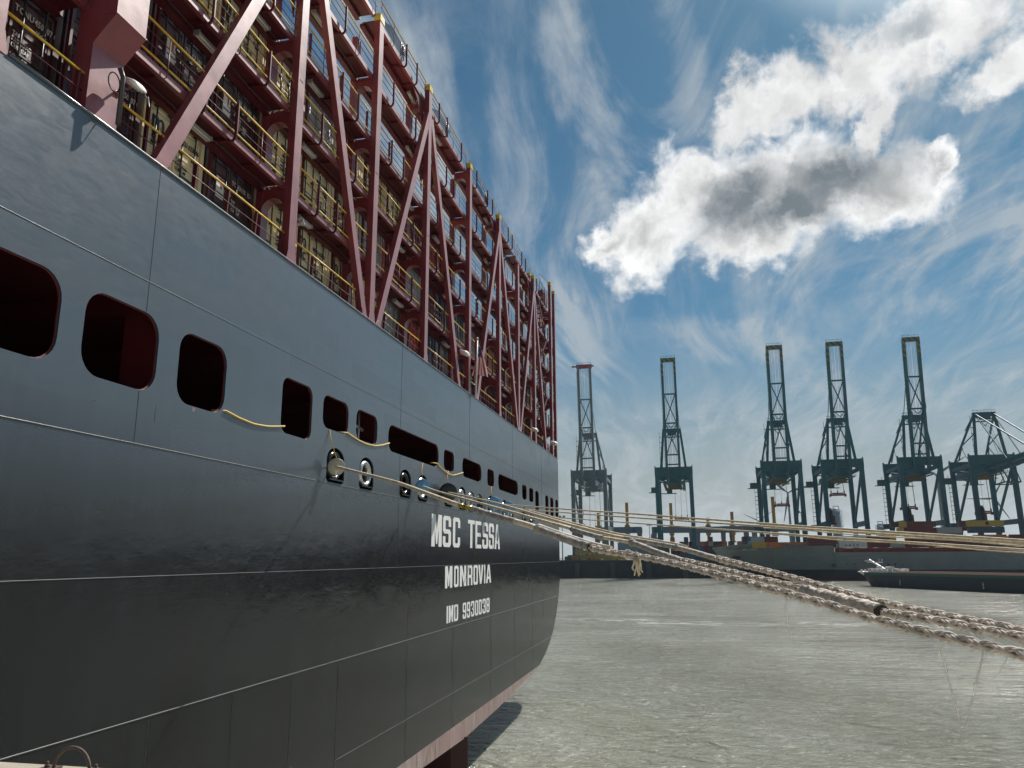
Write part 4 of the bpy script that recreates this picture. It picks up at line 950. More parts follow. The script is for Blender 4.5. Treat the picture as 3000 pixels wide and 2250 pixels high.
sleeve(cut(s3, 4.2, 6), .038, 'canvas_sleeve', 'sleeve', r3_, .08)
braid(cut(s3, 5.95, 14), 'braided_rope', 'rope_braid', r3_, fat=lambda t: 1.0 + .25 * max(0, 1 - t / .15))
pipe([p + Vector((.02, .05, .05)) for p in cut(s3, 2.5, 5.3)], .019, 'doubled_line', 'rope_smooth', r3_)
# the three long thin lines to the further bollard
for key, lb in (('i', 'topmost of the three thin mooring ropes, from the blue disc right of the letters'), ('j', 'middle one of the three thin mooring ropes crossing in front of the cranes'), ('m', 'lowest of the three thin mooring ropes, from the farthest blue disc')):
    sp = spline(PATH[key], .6); rr = rope_root(lb); pts = [p for t, p in sp]
    pipe(pts, .032, 'smooth_line', 'rope_smooth', rr)
    if key != 'i': pipe([p + Vector((.03, .0, -.055 + .02 * math.sin(i * .7))) for i, p in enumerate(pts[len(pts) // 2:])], .016, 'doubled_line', 'rope_pale', rr)

def sleeve_mouth(P, f, r, parent):
    p = [q for t, q in P if t >= f][0]; q = [q for t, q in P if t >= f + .4][0]; d = (q - p).normalized(); mb = MB(); mb.tube([p, p + d * .035], [r, r * .97], 14); mb.build('sleeve_mouth', 'twine', parent, fix=False)
sleeve_mouth(s1, 11.0, .054, r1); sleeve_mouth(s2, 9.0, .041, r2_); sleeve_mouth(s2, 14.0, .068, r2_); sleeve_mouth(s3, 6.0, .037, r3_)
# rat guards
def guard(c, nxt, r, m, label, slot=True):
    c = Vector(c); d = (Vector(nxt) - c).normalized(); root = empty('rat_guard', c, label, 'rat guard', 'discs round the mooring lines')
    u = d.cross(Vector((0, 0, 1))).normalized(); w = -d.cross(u)
    mb = MB(); rows = []
    for rr, off in ((.035, .05), (r * .5, .02), (r, 0), (r, -.012), (r * .5, .008), (.035, .038)): rows.append([d * off + (u * math.cos(t) + w * math.sin(t)) * rr for t in [2 * math.pi * k / 32 for k in range(32)]])
    mb.grid(rows, True, True); mb.build('disc', m, root, fix=False)
    mb = MB()
    if w.z > 0: w = -w
    a, b = w * (r * .22), w * (r * 1.02); h = u * .035; mb.add([a - h + d * .03, a + h + d * .03, b + h + d * .012, b - h + d * .012, a - h + d * .024, a + h + d * .024, b + h + d * .006, b - h + d * .006], [(0, 1, 2, 3), (7, 6, 5, 4), (0, 4, 5, 1), (1, 5, 6, 2), (2, 6, 7, 3), (3, 7, 4, 0)])
    mb.build('slot_plate', 'white_paint' if m != 'dark_disc' else 'dark_steel', root); return root
GP = {k: PATH[k][1] for k in PATH}
guard(GP['1'], PATH['1'][2], .27, 'beige_disc', 'beige disc round the nearest rope, hanging in front of the first fairlead')
guard(GP['d'], PATH['d'][2], .30, 'blue_disc', 'blue disc nearest the camera, round the second rope')
guard(GP['e'], PATH['e'][2], .42, 'dark_disc', 'dark rounded disc on the third rope, above the ship name')
guard(GP['i'], PATH['i'][2], .40, 'blue_disc', 'blue disc just above the letters TESSA, on the upper thin rope')
guard(GP['j'], PATH['j'][2], .42, 'blue_disc', 'blue disc right of the name, on the middle thin rope')
guard((-10.6, 49.7, 13.57), PATH['m'][2], .42, 'blue_disc', 'farthest blue disc, on the lowest thin rope near the stern corner')
for (g, y, z, m, lb) in ((GP['1'], 17.1, 14.72, 'yellow_rope', 'thin yellow cord holding the beige disc'), (GP['d'], 26.2, 14.7, 'orange_rope', 'thin cord holding the nearest blue disc'), (GP['e'], 29.9, 14.75, 'orange_rope', 'thin orange cord holding the dark disc'), (GP['i'], 38.3, 14.72, 'orange_rope', 'thin orange cord holding the blue disc above TESSA')):
    mb = MB(); mb.tube([(XT + .01, y, z), (XT + .1, y * .6 + g[1] * .4, z * .6 + (g[2] + .25) * .4), (g[0], g[1], g[2] + .24)], .014, 5); o = mb.build('hanging_cord', m, fix=False); tag(o, lb, 'cord', 'cords holding the discs')
# yellow lines draped between the openings
for pts, lb in (([(11.15, 14.25), (11.3, 14.27), (11.88, 14.2), (12.61, 14.16), (13.31, 14.21), (13.99, 14.32), (14.2, 14.36)], 'yellow rope draped on the hull between the third and fourth openings'),
                ([(18.2, 14.8), (18.4, 14.81), (19.12, 14.71), (19.92, 14.66), (20.77, 14.7), (21.47, 14.82), (22.2, 15.0)], 'yellow rope draped under the sixth opening, up to the first long one'),
                ([(27.9, 14.9), (28.1, 14.9), (28.91, 14.71), (29.86, 14.61), (30.54, 14.6), (31.34, 14.73), (32.35, 14.92)], 'yellow rope draped under the eighth opening, right of the first long one')):
    mb = MB(); P = [(XT + .035, y, z) for y, z in pts]; P[0] = (XT - .2, pts[0][0] - .1, pts[0][1]); P.append((XT - .2, pts[-1][0] + .12, pts[-1][1] + .02)); mb.tube([p for t, p in spline(P, .2)], .024, 6); o = mb.build('yellow_rope', 'yellow_rope', fix=False); tag(o, lb, 'rope', 'yellow ropes along the hull')

# ============================================================ NEAR QUAY FURNITURE
hp = empty('quay_hoop', (-5.095, .40, 9.0), 'rusty iron hoop bolted to the edge of the quay, at the bottom left', 'hoop')
mb = MB(); mb.tube([(.172 * math.cos(t), .02, .01 + .165 * math.sin(t)) for t in [math.pi * k / 20 for k in range(21)]], .014, 10); mb.build('hoop_bar', 'rusty_iron', hp)
for s in (-1, 1):
    mb = MB(); mb.box((s * .215 - .07, -.05, -.004), (s * .215 + .07, .09, .012)); pl = mb.build('foot_plate', 'rusty_iron', hp)
    mb = MB(); mb.tube([(s * .235, .02, 0.01), (s * .235, .02, .032)], .022, 6); mb.tube([(s * .235, .02, 0.03), (s * .235, .02, .058)], .010, 8); mb.build('nut', 'rusty_iron', pl)
def bollard(x, y, lb):
    b = empty('bollard', (x, y, 9.0), lb, 'bollard')
    mb = MB(); prof = [(.34, 0), (.34, .04), (.24, .06), (.20, .2), (.19, .5), (.22, .72), (.31, .84), (.31, .92), (.24, .99), (.08, 1.03)]
    mb.grid([[(r * math.cos(t), r * math.sin(t), z) for t in [2 * math.pi * k / 24 for k in range(24)]] for r, z in prof], True, True); mb.build('post', 'rusty_iron', b, fix=False)
    return b
bollard(3.05, -.6, 'dark iron bollard on the quay edge holding the three thick ropes'); bollard(15.6, -.6, 'dark iron bollard farther along the quay holding the three thin ropes')
# ============================================================ FAR QUAY
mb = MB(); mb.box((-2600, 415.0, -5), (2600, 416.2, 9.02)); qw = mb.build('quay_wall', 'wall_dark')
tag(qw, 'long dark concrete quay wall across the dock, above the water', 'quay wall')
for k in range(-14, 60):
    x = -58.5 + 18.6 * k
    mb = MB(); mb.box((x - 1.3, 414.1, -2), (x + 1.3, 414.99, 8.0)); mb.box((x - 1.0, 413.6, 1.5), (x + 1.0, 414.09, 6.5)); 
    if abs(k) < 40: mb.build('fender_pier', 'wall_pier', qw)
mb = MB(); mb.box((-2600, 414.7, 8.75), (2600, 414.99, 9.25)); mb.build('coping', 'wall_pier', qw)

def box_fr(mb, a, b): mb.box(a, b)
def crane(x, y, label, paint='crane_teal', tip='hazard', up=True, wheel=True, spz=25.0, spx=0.0, teal=True, zoff=0.0):
    c = empty('container_crane', (x, y, 9.02), label, 'crane', 'ship-to-shore cranes across the dock'); c.scale = (1, 1, 1)
    G = 30.0; H = 50.0
    def B(name, m=paint): return lambda mb: mb.build(name, m, c)
    for yy in (0, G):
        for s in (-1, 1):
            mb = MB(); mb.box((s * 9.1 - 1.05, yy - 1.0, 2.2), (s * 9.1 + 1.05, yy + 1.0, H - .02)); mb.build('leg', paint, c)
        mb = MB(); mb.box((-10.25, yy - 1.05, H - 4.2), (10.25, yy + 1.05, H)); 
        for s in (-1, 1): mb.prism([(s * 8.05, H - 4.2), (s * 8.05, H - 6.2), (s * 6.0, H - 4.2)], 'y', yy - .8, yy + .8); mb.box((s * 10.0 - .25, yy - .6, H), (s * 10.0 + .25, yy + .6, H + .8))
        mb.build('portal_beam', paint, c)
        mb = MB(); mb.box((-13, yy - .8, .9), (13, yy + .8, 3.0)); 
        for s in (-1, 1):
            for q in range(4): mb.box((s * 11 - 3.2 + q * 1.7, yy - .45, 0), (s * 11 - 2.0 + q * 1.7, yy + .45, .95))
        mb.build('bogie_beam', paint, c)
    for s in (-1, 1):
        mb = MB(); mb.box((s * 9.1 - .7, 1.0, 16.6), (s * 9.1 + .7, G - 1, 19.0)); mb.build('side_beam', paint, c)
        mb = MB(); mb.box((s * 9.1 - .6, 1.0, 44.6), (s * 9.1 + .6, G - 1, 46.4)); mb.build('side_beam', paint, c)
        mb = MB(); mb.beam((s * 9.1, 1, 44.5), (s * 9.1, G - 1, 19), 1.0, 1.0); mb.beam((s * 9.1, 3, 16.6), (s * 9.1, 1, 10), .6, .6); mb.beam((s * 9.1, G - 6, 16.6), (s * 9.1, G - 1, 9), .5, .5); mb.build('side_brace', paint, c)
        mb = MB(); mb.beam((s * 9.0, 6, 44.8), (s * 4.2, 12, 42.8), .7, .7); mb.build('knee_brace', paint, c); mb = MB(); mb.beam((s * 9.0, G - 5, 44.8), (s * 4.2, G - 12, 42.8), .7, .7); mb.build('knee_brace', paint, c)
        # trolley girders
        mb = MB(); mb.box((s * 3.4 - .6, -1.5, 41.4), (s * 3.4 + .6, G + 20, 44.4)); mb.build('trolley_girder', paint, c)
    mb = MB()
    for yy in (6, 14, 22, 36, 44, 49.5): mb.box((-2.8, yy, 41.8), (2.8, yy + .7, 43.6))
    for s in (-1, 1):
        mb.box((s * 5.2 - .8, -1, 41.0), (s * 5.2 + .8, G + 20, 41.15))
        for z in (41.7, 42.2): mb.box((s * 6.0 - .05, -1, z), (s * 6.0 + .05, G + 20, z + .07))
        for q in range(26): mb.box((s * 6.0 - .05, -1 + q * 2, 41.1), (s * 6.0 + .05, -.9 + q * 2, 42.2))
    mb.build('walkway', paint, c)
    mb = MB(); mb.box((-4.0, 26, 44.6), (4.0, 41, 48.9)); mb.build('machinery_house', paint, c)
    # apex frame
    for s in (-1, 1):
        mb = MB(); mb.beam((s * 4.6, 2, 70.5), (s * 6.6, 0, H), 1.0, 1.2); mb.build('apex_leg', paint, c)
        mb = MB(); mb.beam((s * 4.6, 2.5, 70.5), (s * 7.2, G, H), .8, .9); mb.beam((s * 6.3, 20, 56.6), (s * 6.8, 12, H), .6, .6); mb.beam((s * 6.3, 20, 56.6), (s * 7.2, 24, H), .5, .5); mb.beam((s * 5.6, 1.3, 61), (s * 6.35, 20, 57), .4, .4); mb.build('back_stay', paint, c)
    mb = MB(); mb.box((-5.1, 1.0, 69.6), (5.1, 3.2, 71.6)); mb.box((-2.4, .4, 68.0), (2.4, 3.4, 69.6)); mb.box((-4.9, .2, 66.9), (4.9, 3.6, 67.1)); mb.beam((-4.6, 2, 71), (-6.2, 12, 64), .3, .3)
    for s in (-1, 1): mb.beam((s * 4.5, 2, 70), (-s * .3, 2, 64.5), .3, .3)
    for q in range(7): mb.tube([(-5 + q * 1.66, 1.0, 71.6), (-5 + q * 1.66, 1.0, 72.8)], .07, 4)
    mb.tube([(-5, 1, 72.8), (5, 1, 72.8)], .07, 4); mb.tube([(-5, 3, 72.8), (5, 3, 72.8)], .07, 4); mb.build('apex_beam', paint, c)
    # stair column at the rear left leg
    mb = MB()
    for q in range(11): z = 18 + q * 2.3; mb.box((-11.6, G - .8, z), (-10.2, G + 1.2, z + .18)); mb.beam((-11.5, G - .6, z), (-11.5, G + 1.0, z + 2.3), .15, .25)
    mb.box((-13.8, G - 1.2, 38.5), (-10.2, G + 1.3, 41.6)); mb.box((-15.2, G - 1.2, 38.4), (-10.2, G + 1.3, 38.7))
    mb.box((-13.2, G - 1.0, 15.8), (-10.1, G + 1.2, 18.2)); mb.box((-14.4, G - 1.0, 15.6), (-10.1, G + 1.2, 15.8)); mb.build('stair_column', paint, c)
    mb = MB()
    for q in range(6): z = 52 + q * 3.0; mb.box((-6.9, 1.0, z), (-5.9, 2.4, z + .2)); mb.box((-6.95, 1.0, z), (-6.8, 1.15, z + 3)); 
    mb.build('apex_ladder', paint, c)
    # boom
    P0_, P1_ = (Vector((0, -2.5, 43.2)), Vector((0, -9.5, 109.0))) if up else (Vector((0, -2.5, 43.4)), Vector((0, -66, 44.6)))
    dv = (P1_ - P0_); up_ = Vector((0, 1, 0)) if up else Vector((0, 0, 1))
    def bp(t, xx, off=0.0): p = P0_ + dv * t; n = Vector((0, -dv.z, dv.y)).normalized(); return p + Vector((xx, 0, 0)) + n * off
    for s in (-1, 1):
        mb = MB(); mb.beam(bp(0, s * 3.4), bp(.86 if tip == 'hazard' and up else 1.0, s * 3.4), 1.3, 2.2, up=up_); mb.build('boom_girder', paint, c)
        if tip == 'hazard' and up: mb = MB(); mb.beam(bp(.8605, s * 3.4), bp(.998, s * 3.4), 1.31, 2.2, up=up_); mb.build('boom_tip_girder', 'hazard', c)
        mb = MB(); mb.beam(bp(.56, s * 3.4, 1.5), bp(.47, s * 3.4, 3.6), .35, .35); mb.beam(bp(.47, s * 3.4, 3.6), bp(.40, s * 3.4, 1.2), .3, .3)
        if up: mb.beam(bp(.62, s * 3.9, -1.6), (s * 4.4, 2, 71), .22, .5)
        mb.build('boom_stay', paint, c)
    mb = MB()
    for t, h in ((.705, .55), (.462, .6), (.20, .5), (.12, .35)): mb.beam(bp(t, -2.9), bp(t, 2.9), .7, h * 1.6, up=up_)
    for (t0, t1) in ((.70, .47), (.455, .21)):
        mb.beam(bp(t0, -2.9), bp(t1, 2.9), .48, .5, up=up_); mb.beam(bp(t0, 2.9, .5), bp(t1, -2.9, .5), .48, .5, up=up_)
    mb.beam(bp(.47, -2.9, 1.0), bp(.42, 0, 2.5), .3, .3); mb.beam(bp(.47, 2.9, 1.0), bp(.42, 0, 2.5), .3, .3)
    mb.build('boom_bracing', paint, c)
    mb = MB(); e = 5.8 if tip == 'crane_red' else 4.0; mb.beam(bp(.992, -e if e < 5 else -4.4), bp(.992, e if e < 5 else 4.4), 2.1, 1.9, up=up_)
    if e > 5: mb.tube([bp(.995, -7.0), bp(.995, -4.3)], .5, 8); mb.tube([bp(.995, 4.3), bp(.995, 5.6)], .5, 8)
    for q in range(6): mb.beam(bp(1.006, -3.8 + q * 1.52), bp(1.026, -3.8 + q * 1.52), .12, .12, up=(1, 0, 0))
    mb.beam(bp(1.026, -4), bp(1.026, 4), .12, .12, up=up_); mb.build('boom_tip', tip, c)
    mb = MB()
    for xx in (-2.3, -1.9, -1.2, -.6, .5, 1.1, 1.9, 2.4): mb.tube([bp(.985, xx), bp(.10, xx * .9)], .065, 4)
    mb.build('boom_cable', 'cable', c)
    mb = MB(); mb.beam(bp(.95, -4.3, .3), bp(.02, -4.3, .3), .12, .5, up=up_)
    for q in range(30): mb.beam(bp(.03 + q * .031, -4.7), bp(.03 + q * .031, -4.2), .12, .5, up=up_)
    mb.build('boom_walkway', paint, c)
    if not up:
        for s in (-1, 1):
            mb = MB(); mb.beam((s * 4.2, 2, 71), bp(.46, s * 3.4, 2), .4, .6); mb.beam((s * 4.2, 2, 71), bp(.93, s * 3.4, 1.2), .4, .6); mb.build('fore_stay', paint, c)
            mb = MB(); mb.beam(bp(.0, s * 3.4, 1), bp(.12, s * 3.4, 9), .4, .5); mb.beam(bp(.12, s * 3.4, 9), bp(.30, s * 3.4, 9), .5, .6); mb.beam(bp(.30, s * 3.4, 9), bp(.22, s * 3.4, 1), .4, .4); mb.beam(bp(.12, s * 3.4, 9), bp(.18, s * 3.4, 1), .4, .4); mb.build('boom_truss', paint, c)
        mb = MB(); mb.beam(bp(.12, -3.4, 9), bp(.12, 3.4, 9), .5, .5); mb.beam(bp(.3, -3.4, 9), bp(.3, 3.4, 9), .5, .5)
        for xx in (-1, 0, 1): mb.tube([(xx, 2, 70.5), bp(.3, xx, 9)], .1, 4)
        mb.build('boom_truss_tie', paint, c)
    # trolley, spreader and falls
    mb = MB(); mb.box((-3.6, 10, 40.0), (3.6, 16.5, 40.9)); mb.box((-4.4, 8.5, 41.2), (4.4, 9.2, 41.8)); mb.box((-5.2, 10, 39.2), (5.2, 10.4, 39.6)); mb.box((-5.2, 16, 39.2), (5.2, 16.4, 39.6))
    for q in range(7): mb.box((-3.4 + q * 1.1, 8.4, 39.3), (-3.2 + q * 1.1, 17.6, 39.6))
    mb.build('trolley', 'trolley_olive' if teal else paint, c)
    mb = MB(); mb.box((3.0 - 7.5, 17.5, 37.2), (-1.5, 20.5, 39.6)); mb.box((-8, 17, 36.9), (1, 21, 37.1)); mb.build('operator_cab', paint, c)
    z = spz; x0 = spx
    mb = MB(); mb.box((x0 - 3.7, 12.2, z), (x0 + 3.7, 12.8, z + .7)); mb.box((x0 - 3.7, 14.0, z), (x0 + 3.7, 14.6, z + .7)); mb.box((x0 - 4.0, 12.0, z - .5), (x0 - 3.4, 14.8, z + .9)); mb.box((x0 + 3.4, 12.0, z - .5), (x0 + 4.0, 14.8, z + .9)); mb.box((x0 - 2.6, 12.5, z + .9), (x0 + 2.6, 14.3, z + 1.5))
    for s in (-1, 1): mb.box((x0 + s * 3.2 - .25, 13, z + .7), (x0 + s * 3.2 + .25, 13.8, z + 2.6)); 
    mb.box((x0 - .2, 13, z + 1.5), (x0 + .2, 13.6, z + 2.6)); mb.build('spreader', 'spreader_red' if teal else paint, c)
    mb = MB()
    for s in (-1, 1):
        for yy in (13.1, 13.7): mb.tube([(x0 + s * 3.2, yy, z + 2.5), (x0 + s * 2.9, yy, 39.4)], .075, 4)
    mb.tube([(x0, 13.4, z + 2.4), (x0 + .2, 13.4, 39.4)], .06, 4); mb.build('hoist_rope', 'cable', c)
    if wheel:
        mb = MB(); rows = []
        for rr, xx in ((3.4, -.25), (3.4, .25), (2.9, .3), (.5, .2), (.5, -.2), (2.9, -.3), (3.4, -.25)): rows.append([(-7.6 + xx, -1.9 + 3.0 + rr * math.cos(t) - 2, 21.5 + rr * 1.15 * math.sin(t)) for t in [2 * math.pi * k / 24 for k in range(24)]])
        mb.grid(rows, True, True); mb.box((-8.2, -2.4, 17), (-5.4, 1, 18.0)); mb.box((-7.4, -1.5, 18), (-5.9, .5, 21.5)); mb.build('cable_reel', 'dark_steel', c)
    return c
crane(-53.8, 436.0, 'grey container crane with a red boom tip, leftmost, just right of the ship', 'crane_grey', 'crane_red', True, False, 17.0, 1.5, False)
crane(-6.5, 432.0, 'green container crane standing alone, second from the left, boom raised', spz=22.0, spx=3.0, wheel=False)
crane(48.4, 418.0, 'green container crane with a wind turbine seen between its legs, third from the left', spz=27.5, spx=.3, wheel=False)
crane(78.0, 418.0, 'green container crane above the white containers, fourth from the left, boom raised', spz=32.5, spx=-1.0)
crane(114.4, 418.0, 'tallest-looking green container crane, rightmost of those with a raised boom', spz=25.0, spx=-4.0)
crane(147.0, 418.0, 'green container crane with its boom lowered over the dock, at the right edge', up=False, spz=22.0, spx=-2.0)

# ---------------- rail-mounted yard cranes with yellow masts
def yard_crane(x, y, w, mx, zm, zs, lb, sign=False):
    c = empty('yard_gantry', (x, y, 9.02), lb, 'gantry crane', 'yard cranes with yellow masts')
    mb = MB(); mb.box((-w / 2, -1.2, 16.6), (w / 2, -.2, 20.4)); mb.box((-w / 2, 5.2, 16.6), (w / 2, 6.2, 20.0)); mb.build('bridge_beam', 'gantry_grey', c)
    for s in (-1, 1):
        for yy in (-.7, 5.7): mb = MB(); mb.prism([(s * (w / 2 - .2), 16.6), (s * (w / 2 - 3.0), 16.6), (s * (w / 2 - 2.2), 1), (s * (w / 2 - .6), 1)], 'y', yy - .5, yy + .5); mb.build('leg', 'gantry_grey', c)
        mb = MB(); mb.box((s * (w / 2 - 1.4) - .9, -3, 0), (s * (w / 2 - 1.4) + .9, 8, 1.2)); mb.build('sill', 'gantry_grey', c)
    mb = MB(); mb.box((mx - .95, 1.2, zs + 1.5), (mx + .95, 3.0, zm)); mb.build('mast', 'mast_yellow', c)
    mb = MB(); mb.box((mx - 1.6, 0, 20.5), (mx + 1.6, 4.4, 21.6)); mb.box((mx - 1.5, 0, 15.0), (mx + 1.5, 4, 16.5)); mb.build('trolley', 'crane_yellow', c)
    mb = MB(); mb.box((mx - 1.6, -1, zs), (mx + 1.6, 5, zs + .6)); mb.box((mx - .9, 1, zs + .6), (mx + .9, 3.2, zs + 1.5)); mb.build('spreader', 'crane_yellow', c)
    if sign:
        text('sign', 'Antwerp Gateway', 2.3, 'gantry_blue', c, 'y', -1.23, (-7.5, 17.6), thick=.02); mb = MB(); mb.box((9.4, -1.24, 17.2), (11.2, -1.2, 19.8)); mb.build('sign_mark', 'gantry_blue', c)
    return c
yard_crane(-43.9, 500, 30, 5.9, 35.8, 15.2, 'grey yard gantry with a blue-lettered beam and one yellow mast, right of the grey crane', True)
yard_crane(-10.0, 505, 26, -.5, 35.3, 10.5, 'grey yard gantry whose yellow mast shows between the legs of the second crane')
yard_crane(16.0, 512, 24, -3.8, 26.0, 11.0, 'grey yard gantry with a short yellow mast, right of the second crane')
yard_crane(30.5, 508, 22, -3.5, 29.3, 10.5, 'grey yard gantry with a yellow mast left of the third crane')
yard_crane(48.0, 502, 30, 3.6, 37.8, 14.0, 'grey yard gantry whose tall yellow mast stands between the legs of the third crane')
yard_crane(-62.0, 506, 20, 5.0, 30.0, 12.0, 'grey yard gantry with a yellow mast behind the grey crane legs')
# ---------------- containers in the yard
def far_box(paint, L=12.19, name='shipping_container'):
    mb = MB(); mb.box((0, 0, 0), (L, 2.44, 2.59))
    for k in range(int(L / .45)): x = .25 + k * .45; mb.box((x, -.045, .2), (x + .22, .0 - .001, 2.4))
    for x in (0, L - .2): mb.box((x, -.06, 0), (x + .2, -.001, 2.59))
    return mb.build(name, paint)
base = {}
CNAME = {'maroon_box': 'maroon', 'orange_box': 'orange', 'navy_box': 'navy', 'grey_box': 'grey', 'white_box': 'white', 'yellow_box': 'yellow', 'brown': 'brown', 'green_box': 'green', 'blue_box': 'blue', 'red_box': 'red'}
def put_box(paint, x, y, z, L, label, group, rz=0):
    key = (paint, L)
    if key not in base: base[key] = far_box(paint, L); o = base[key]
    else: o = base[key].copy(); C.objects.link(o)
    o.location = (x, y, z); o.rotation_euler = (0, 0, rz); return tag(o, label, 'container', group)
rs = random.Random(3)
pal = ['maroon_box', 'grey_box', 'brown', 'navy_box', 'maroon_box', 'brown', 'maroon_box', 'blue_box', 'maroon_box', 'orange_box', 'brown', 'red_box']
cx = -14.5
for k in range(24):
    w = 2.62
    n = rs.choice([3, 4, 4, 4, 5])
    for t in range(n):
        p = rs.choice(pal); mb = None
        put_box(p, cx + 2.44 + .0, 470, 9.05 + t * 2.6, 12.19, 'end-on %s container in the yard, %s tier, %s stack right of the second crane' % (CNAME[p], ORD[t], ORD[k]), 'containers stacked in the yard', R(90))
    cx += w if k % 6 else w + .9
cx = 45.0
for k in range(6):
    for t in range(2):
        p = rs.choice(pal); put_box(p, cx, 470, 9.05 + t * 2.6, 12.19, 'end-on %s container far back in the yard, %s tier, %s stack behind the third crane' % (CNAME[p], ORD[t], ORD[k]), 'containers stacked in the yard', R(90))
    cx += 3.1
cx = -66.0
for k in range(8):
    for t in range(rs.choice([1, 2])):
        p = rs.choice(pal + ['green_box', 'yellow_box']); put_box(p, cx, 468, 9.05 + t * 2.6, 12.19, 'end-on %s container behind the grey crane, %s tier, %s from the left' % (CNAME[p], ORD[t], ORD[k]), 'containers stacked in the yard', R(90))
    cx += 3.3
# yellow lifting frames standing on the quay
for k, (x, y, z, L) in enumerate(((-63, 424, 9.05, 24), (-61, 424, 11.9, 21), (-45.5, 428, 9.05, 12))):
    c = empty('lifting_frame', (x, y, z), ('long yellow lifting frame lying lowest on the far quay below the grey crane', 'long yellow lifting frame stacked on top of another below the grey crane', 'short yellow lifting frame right of the long ones on the far quay')[k], 'lifting frame')
    mb = MB(); mb.box((0, 0, 1.0), (L, .6, 2.6)); mb.box((0, 3, 1.0), (L, 3.6, 2.6)); mb.build('beam', 'crane_yellow', c)
    mb = MB()
    for q in range(int(L / 2.4)): mb.box((q * 2.4, 0, 0), (q * 2.4 + .7, 3.6, 1.0)); mb.box((q * 2.4 + .9, .1, .2), (q * 2.4 + 1.8, .5, .95))
    mb.build('support', 'crane_yellow', c)
for k, (x, m, s) in enumerate(((-66, 'green_box', 1.9), (-63.8, 'red_box', 1.2), (-60.8, 'orange_box', 1.0), (-57, 'grey_box', 1.1), (-53.4, 'red_box', 1.0), (-50.7, 'orange_box', 1.2), (-46.6, 'white_box', .8))):
    mb = MB(); mb.box((x, 419.6, 9.05), (x + s * 1.6, 421, 9.05 + s)); mb.box((x + .1, 419.8, 9.05 + s), (x + s, 420.8, 9.35 + s)); o = mb.build('equipment_box', m); tag(o, '%s equipment box on the far quay edge, %s from the left below the grey crane' % (CNAME[m], ORD[k]), 'box', 'equipment boxes on the far quay')

# ---------------- wind turbines
def turbine(x, y, zh, L, rot, lb, yaw=0.35):
    c = empty('wind_turbine', (x, y, 9), lb, 'wind turbine', 'wind turbines on the horizon')
    mb = MB(); mb.tube([(0, 0, 0), (0, 0, (zh - 9) * .5), (0, 0, zh - 10)], [L * .048, L * .038, L * .027], 16); mb.build('tower', 'turbine_white', c)
    mb = MB(); mb.tube([(0, L * .10, zh - 9), (0, -.01 * L, zh - 9), (0, -.075 * L, zh - 9)], [L * .03, L * .038, L * .012], 12); mb.build('nacelle', 'turbine_white', c)
    for k in range(3):
        t = R(rot + 120 * k); d = Vector((math.cos(t), 0, math.sin(t))); n = Vector((-math.sin(t), 0, math.cos(t))); rows = []
        o = Vector((0, -.06 * L, zh - 9))
        for f, w in ((.0, .034), (.05, .036), (.18, .085), (.5, .056), (.85, .032), (1, .010)):
            p = o + d * L * f; rows.append([p - n * L * w * .3, p + Vector((0, -L * .008, 0)), p + n * L * w * .7, p + Vector((0, L * .008, 0))])
        mb = MB(); mb.grid(rows, True, True); mb.build('blade', 'turbine_white', c)
turbine(180, 1500, 124, 55, 18, 'nearest wind turbine, seen between the legs of the third crane')
turbine(432, 1500, 150, 60, 32, 'wind turbine whose tower shows between the legs of the fifth crane')
turbine(-396, 3000, 140, 50, 80, 'small distant wind turbine between the legs of the grey crane')
turbine(252, 3000, 138, 60, 155, 'distant wind turbine hidden behind the third crane, one blade showing at its left')
turbine(585, 1700, 120, 50, 60, 'wind turbine tower at the far right, behind the lowered-boom crane')
# ---------------- refinery columns and a light mast
for x, y, z, r, lb in ((156, 900, 61, 5.0, 'tall pale blue refinery column between the legs of the fourth crane'), (199, 900, 44, 4.2, 'lower pale refinery column with platforms, right of the fourth crane'), (262, 900, 48, 3.5, 'pale refinery column right of the fifth crane')):
    c = empty('refinery_column', (x, y, 9), lb, 'industrial tower'); mb = MB(); mb.tube([(0, 0, 0), (0, 0, z - 10), (0, 0, z - 9)], [r, r * .86, r * .5], 20); mb.build('shell', 'tower_blue', c)
    mb = MB()
    for q in range(9):
        zz = (z - 12) * (q + 1) / 9; mb.tube([((r + 1.1) * math.cos(t), (r + 1.1) * math.sin(t), zz) for t in [2 * math.pi * k / 16 for k in range(16)]], .22, 4, closed=True); mb.tube([((r + 1.1) * math.cos(t), (r + 1.1) * math.sin(t), zz + 1.3) for t in [2 * math.pi * k / 16 for k in range(16)]], .12, 4, closed=True)
    for t in range(8): a = 2 * math.pi * t / 8; mb.tube([((r + 1.1) * math.cos(a), (r + 1.1) * math.sin(a), 4), ((r + 1.1) * math.cos(a), (r + 1.1) * math.sin(a), z - 12)], .14, 4)
    mb.tube([(r * .6, 0, z - 9), (r * .6, 0, z - 6.5), (-r * .5, 0, z - 6.5), (-r * .5, 0, z - 9)], .5, 6); mb.build('platform_ring', 'tower_blue', c)
def light_mast(x, y, z, lb):
    c = empty('light_mast', (x, y, 9), lb, 'light mast', 'light masts in the yard'); mb = MB(); mb.tube([(0, 0, 0), (0, 0, z - 9)], [.35, .18], 8); mb.build('pole', 'gantry_grey', c); mb = MB(); mb.box((-2, -.4, z - 9.6), (2, .4, z - 9.2)); mb.box((-1.8, -.5, z - 9.2), (-.6, .5, z - 8.4)); mb.box((.6, -.5, z - 9.2), (1.8, .5, z - 8.4)); mb.build('lamp_head', 'gantry_grey', c)
light_mast(64.5, 480, 36.0, 'thin light mast right of the wind turbine'); light_mast(-75, 470, 35, 'thin light mast between the ship and the grey crane'); light_mast(-27, 560, 33, 'thin light mast left of the second crane')
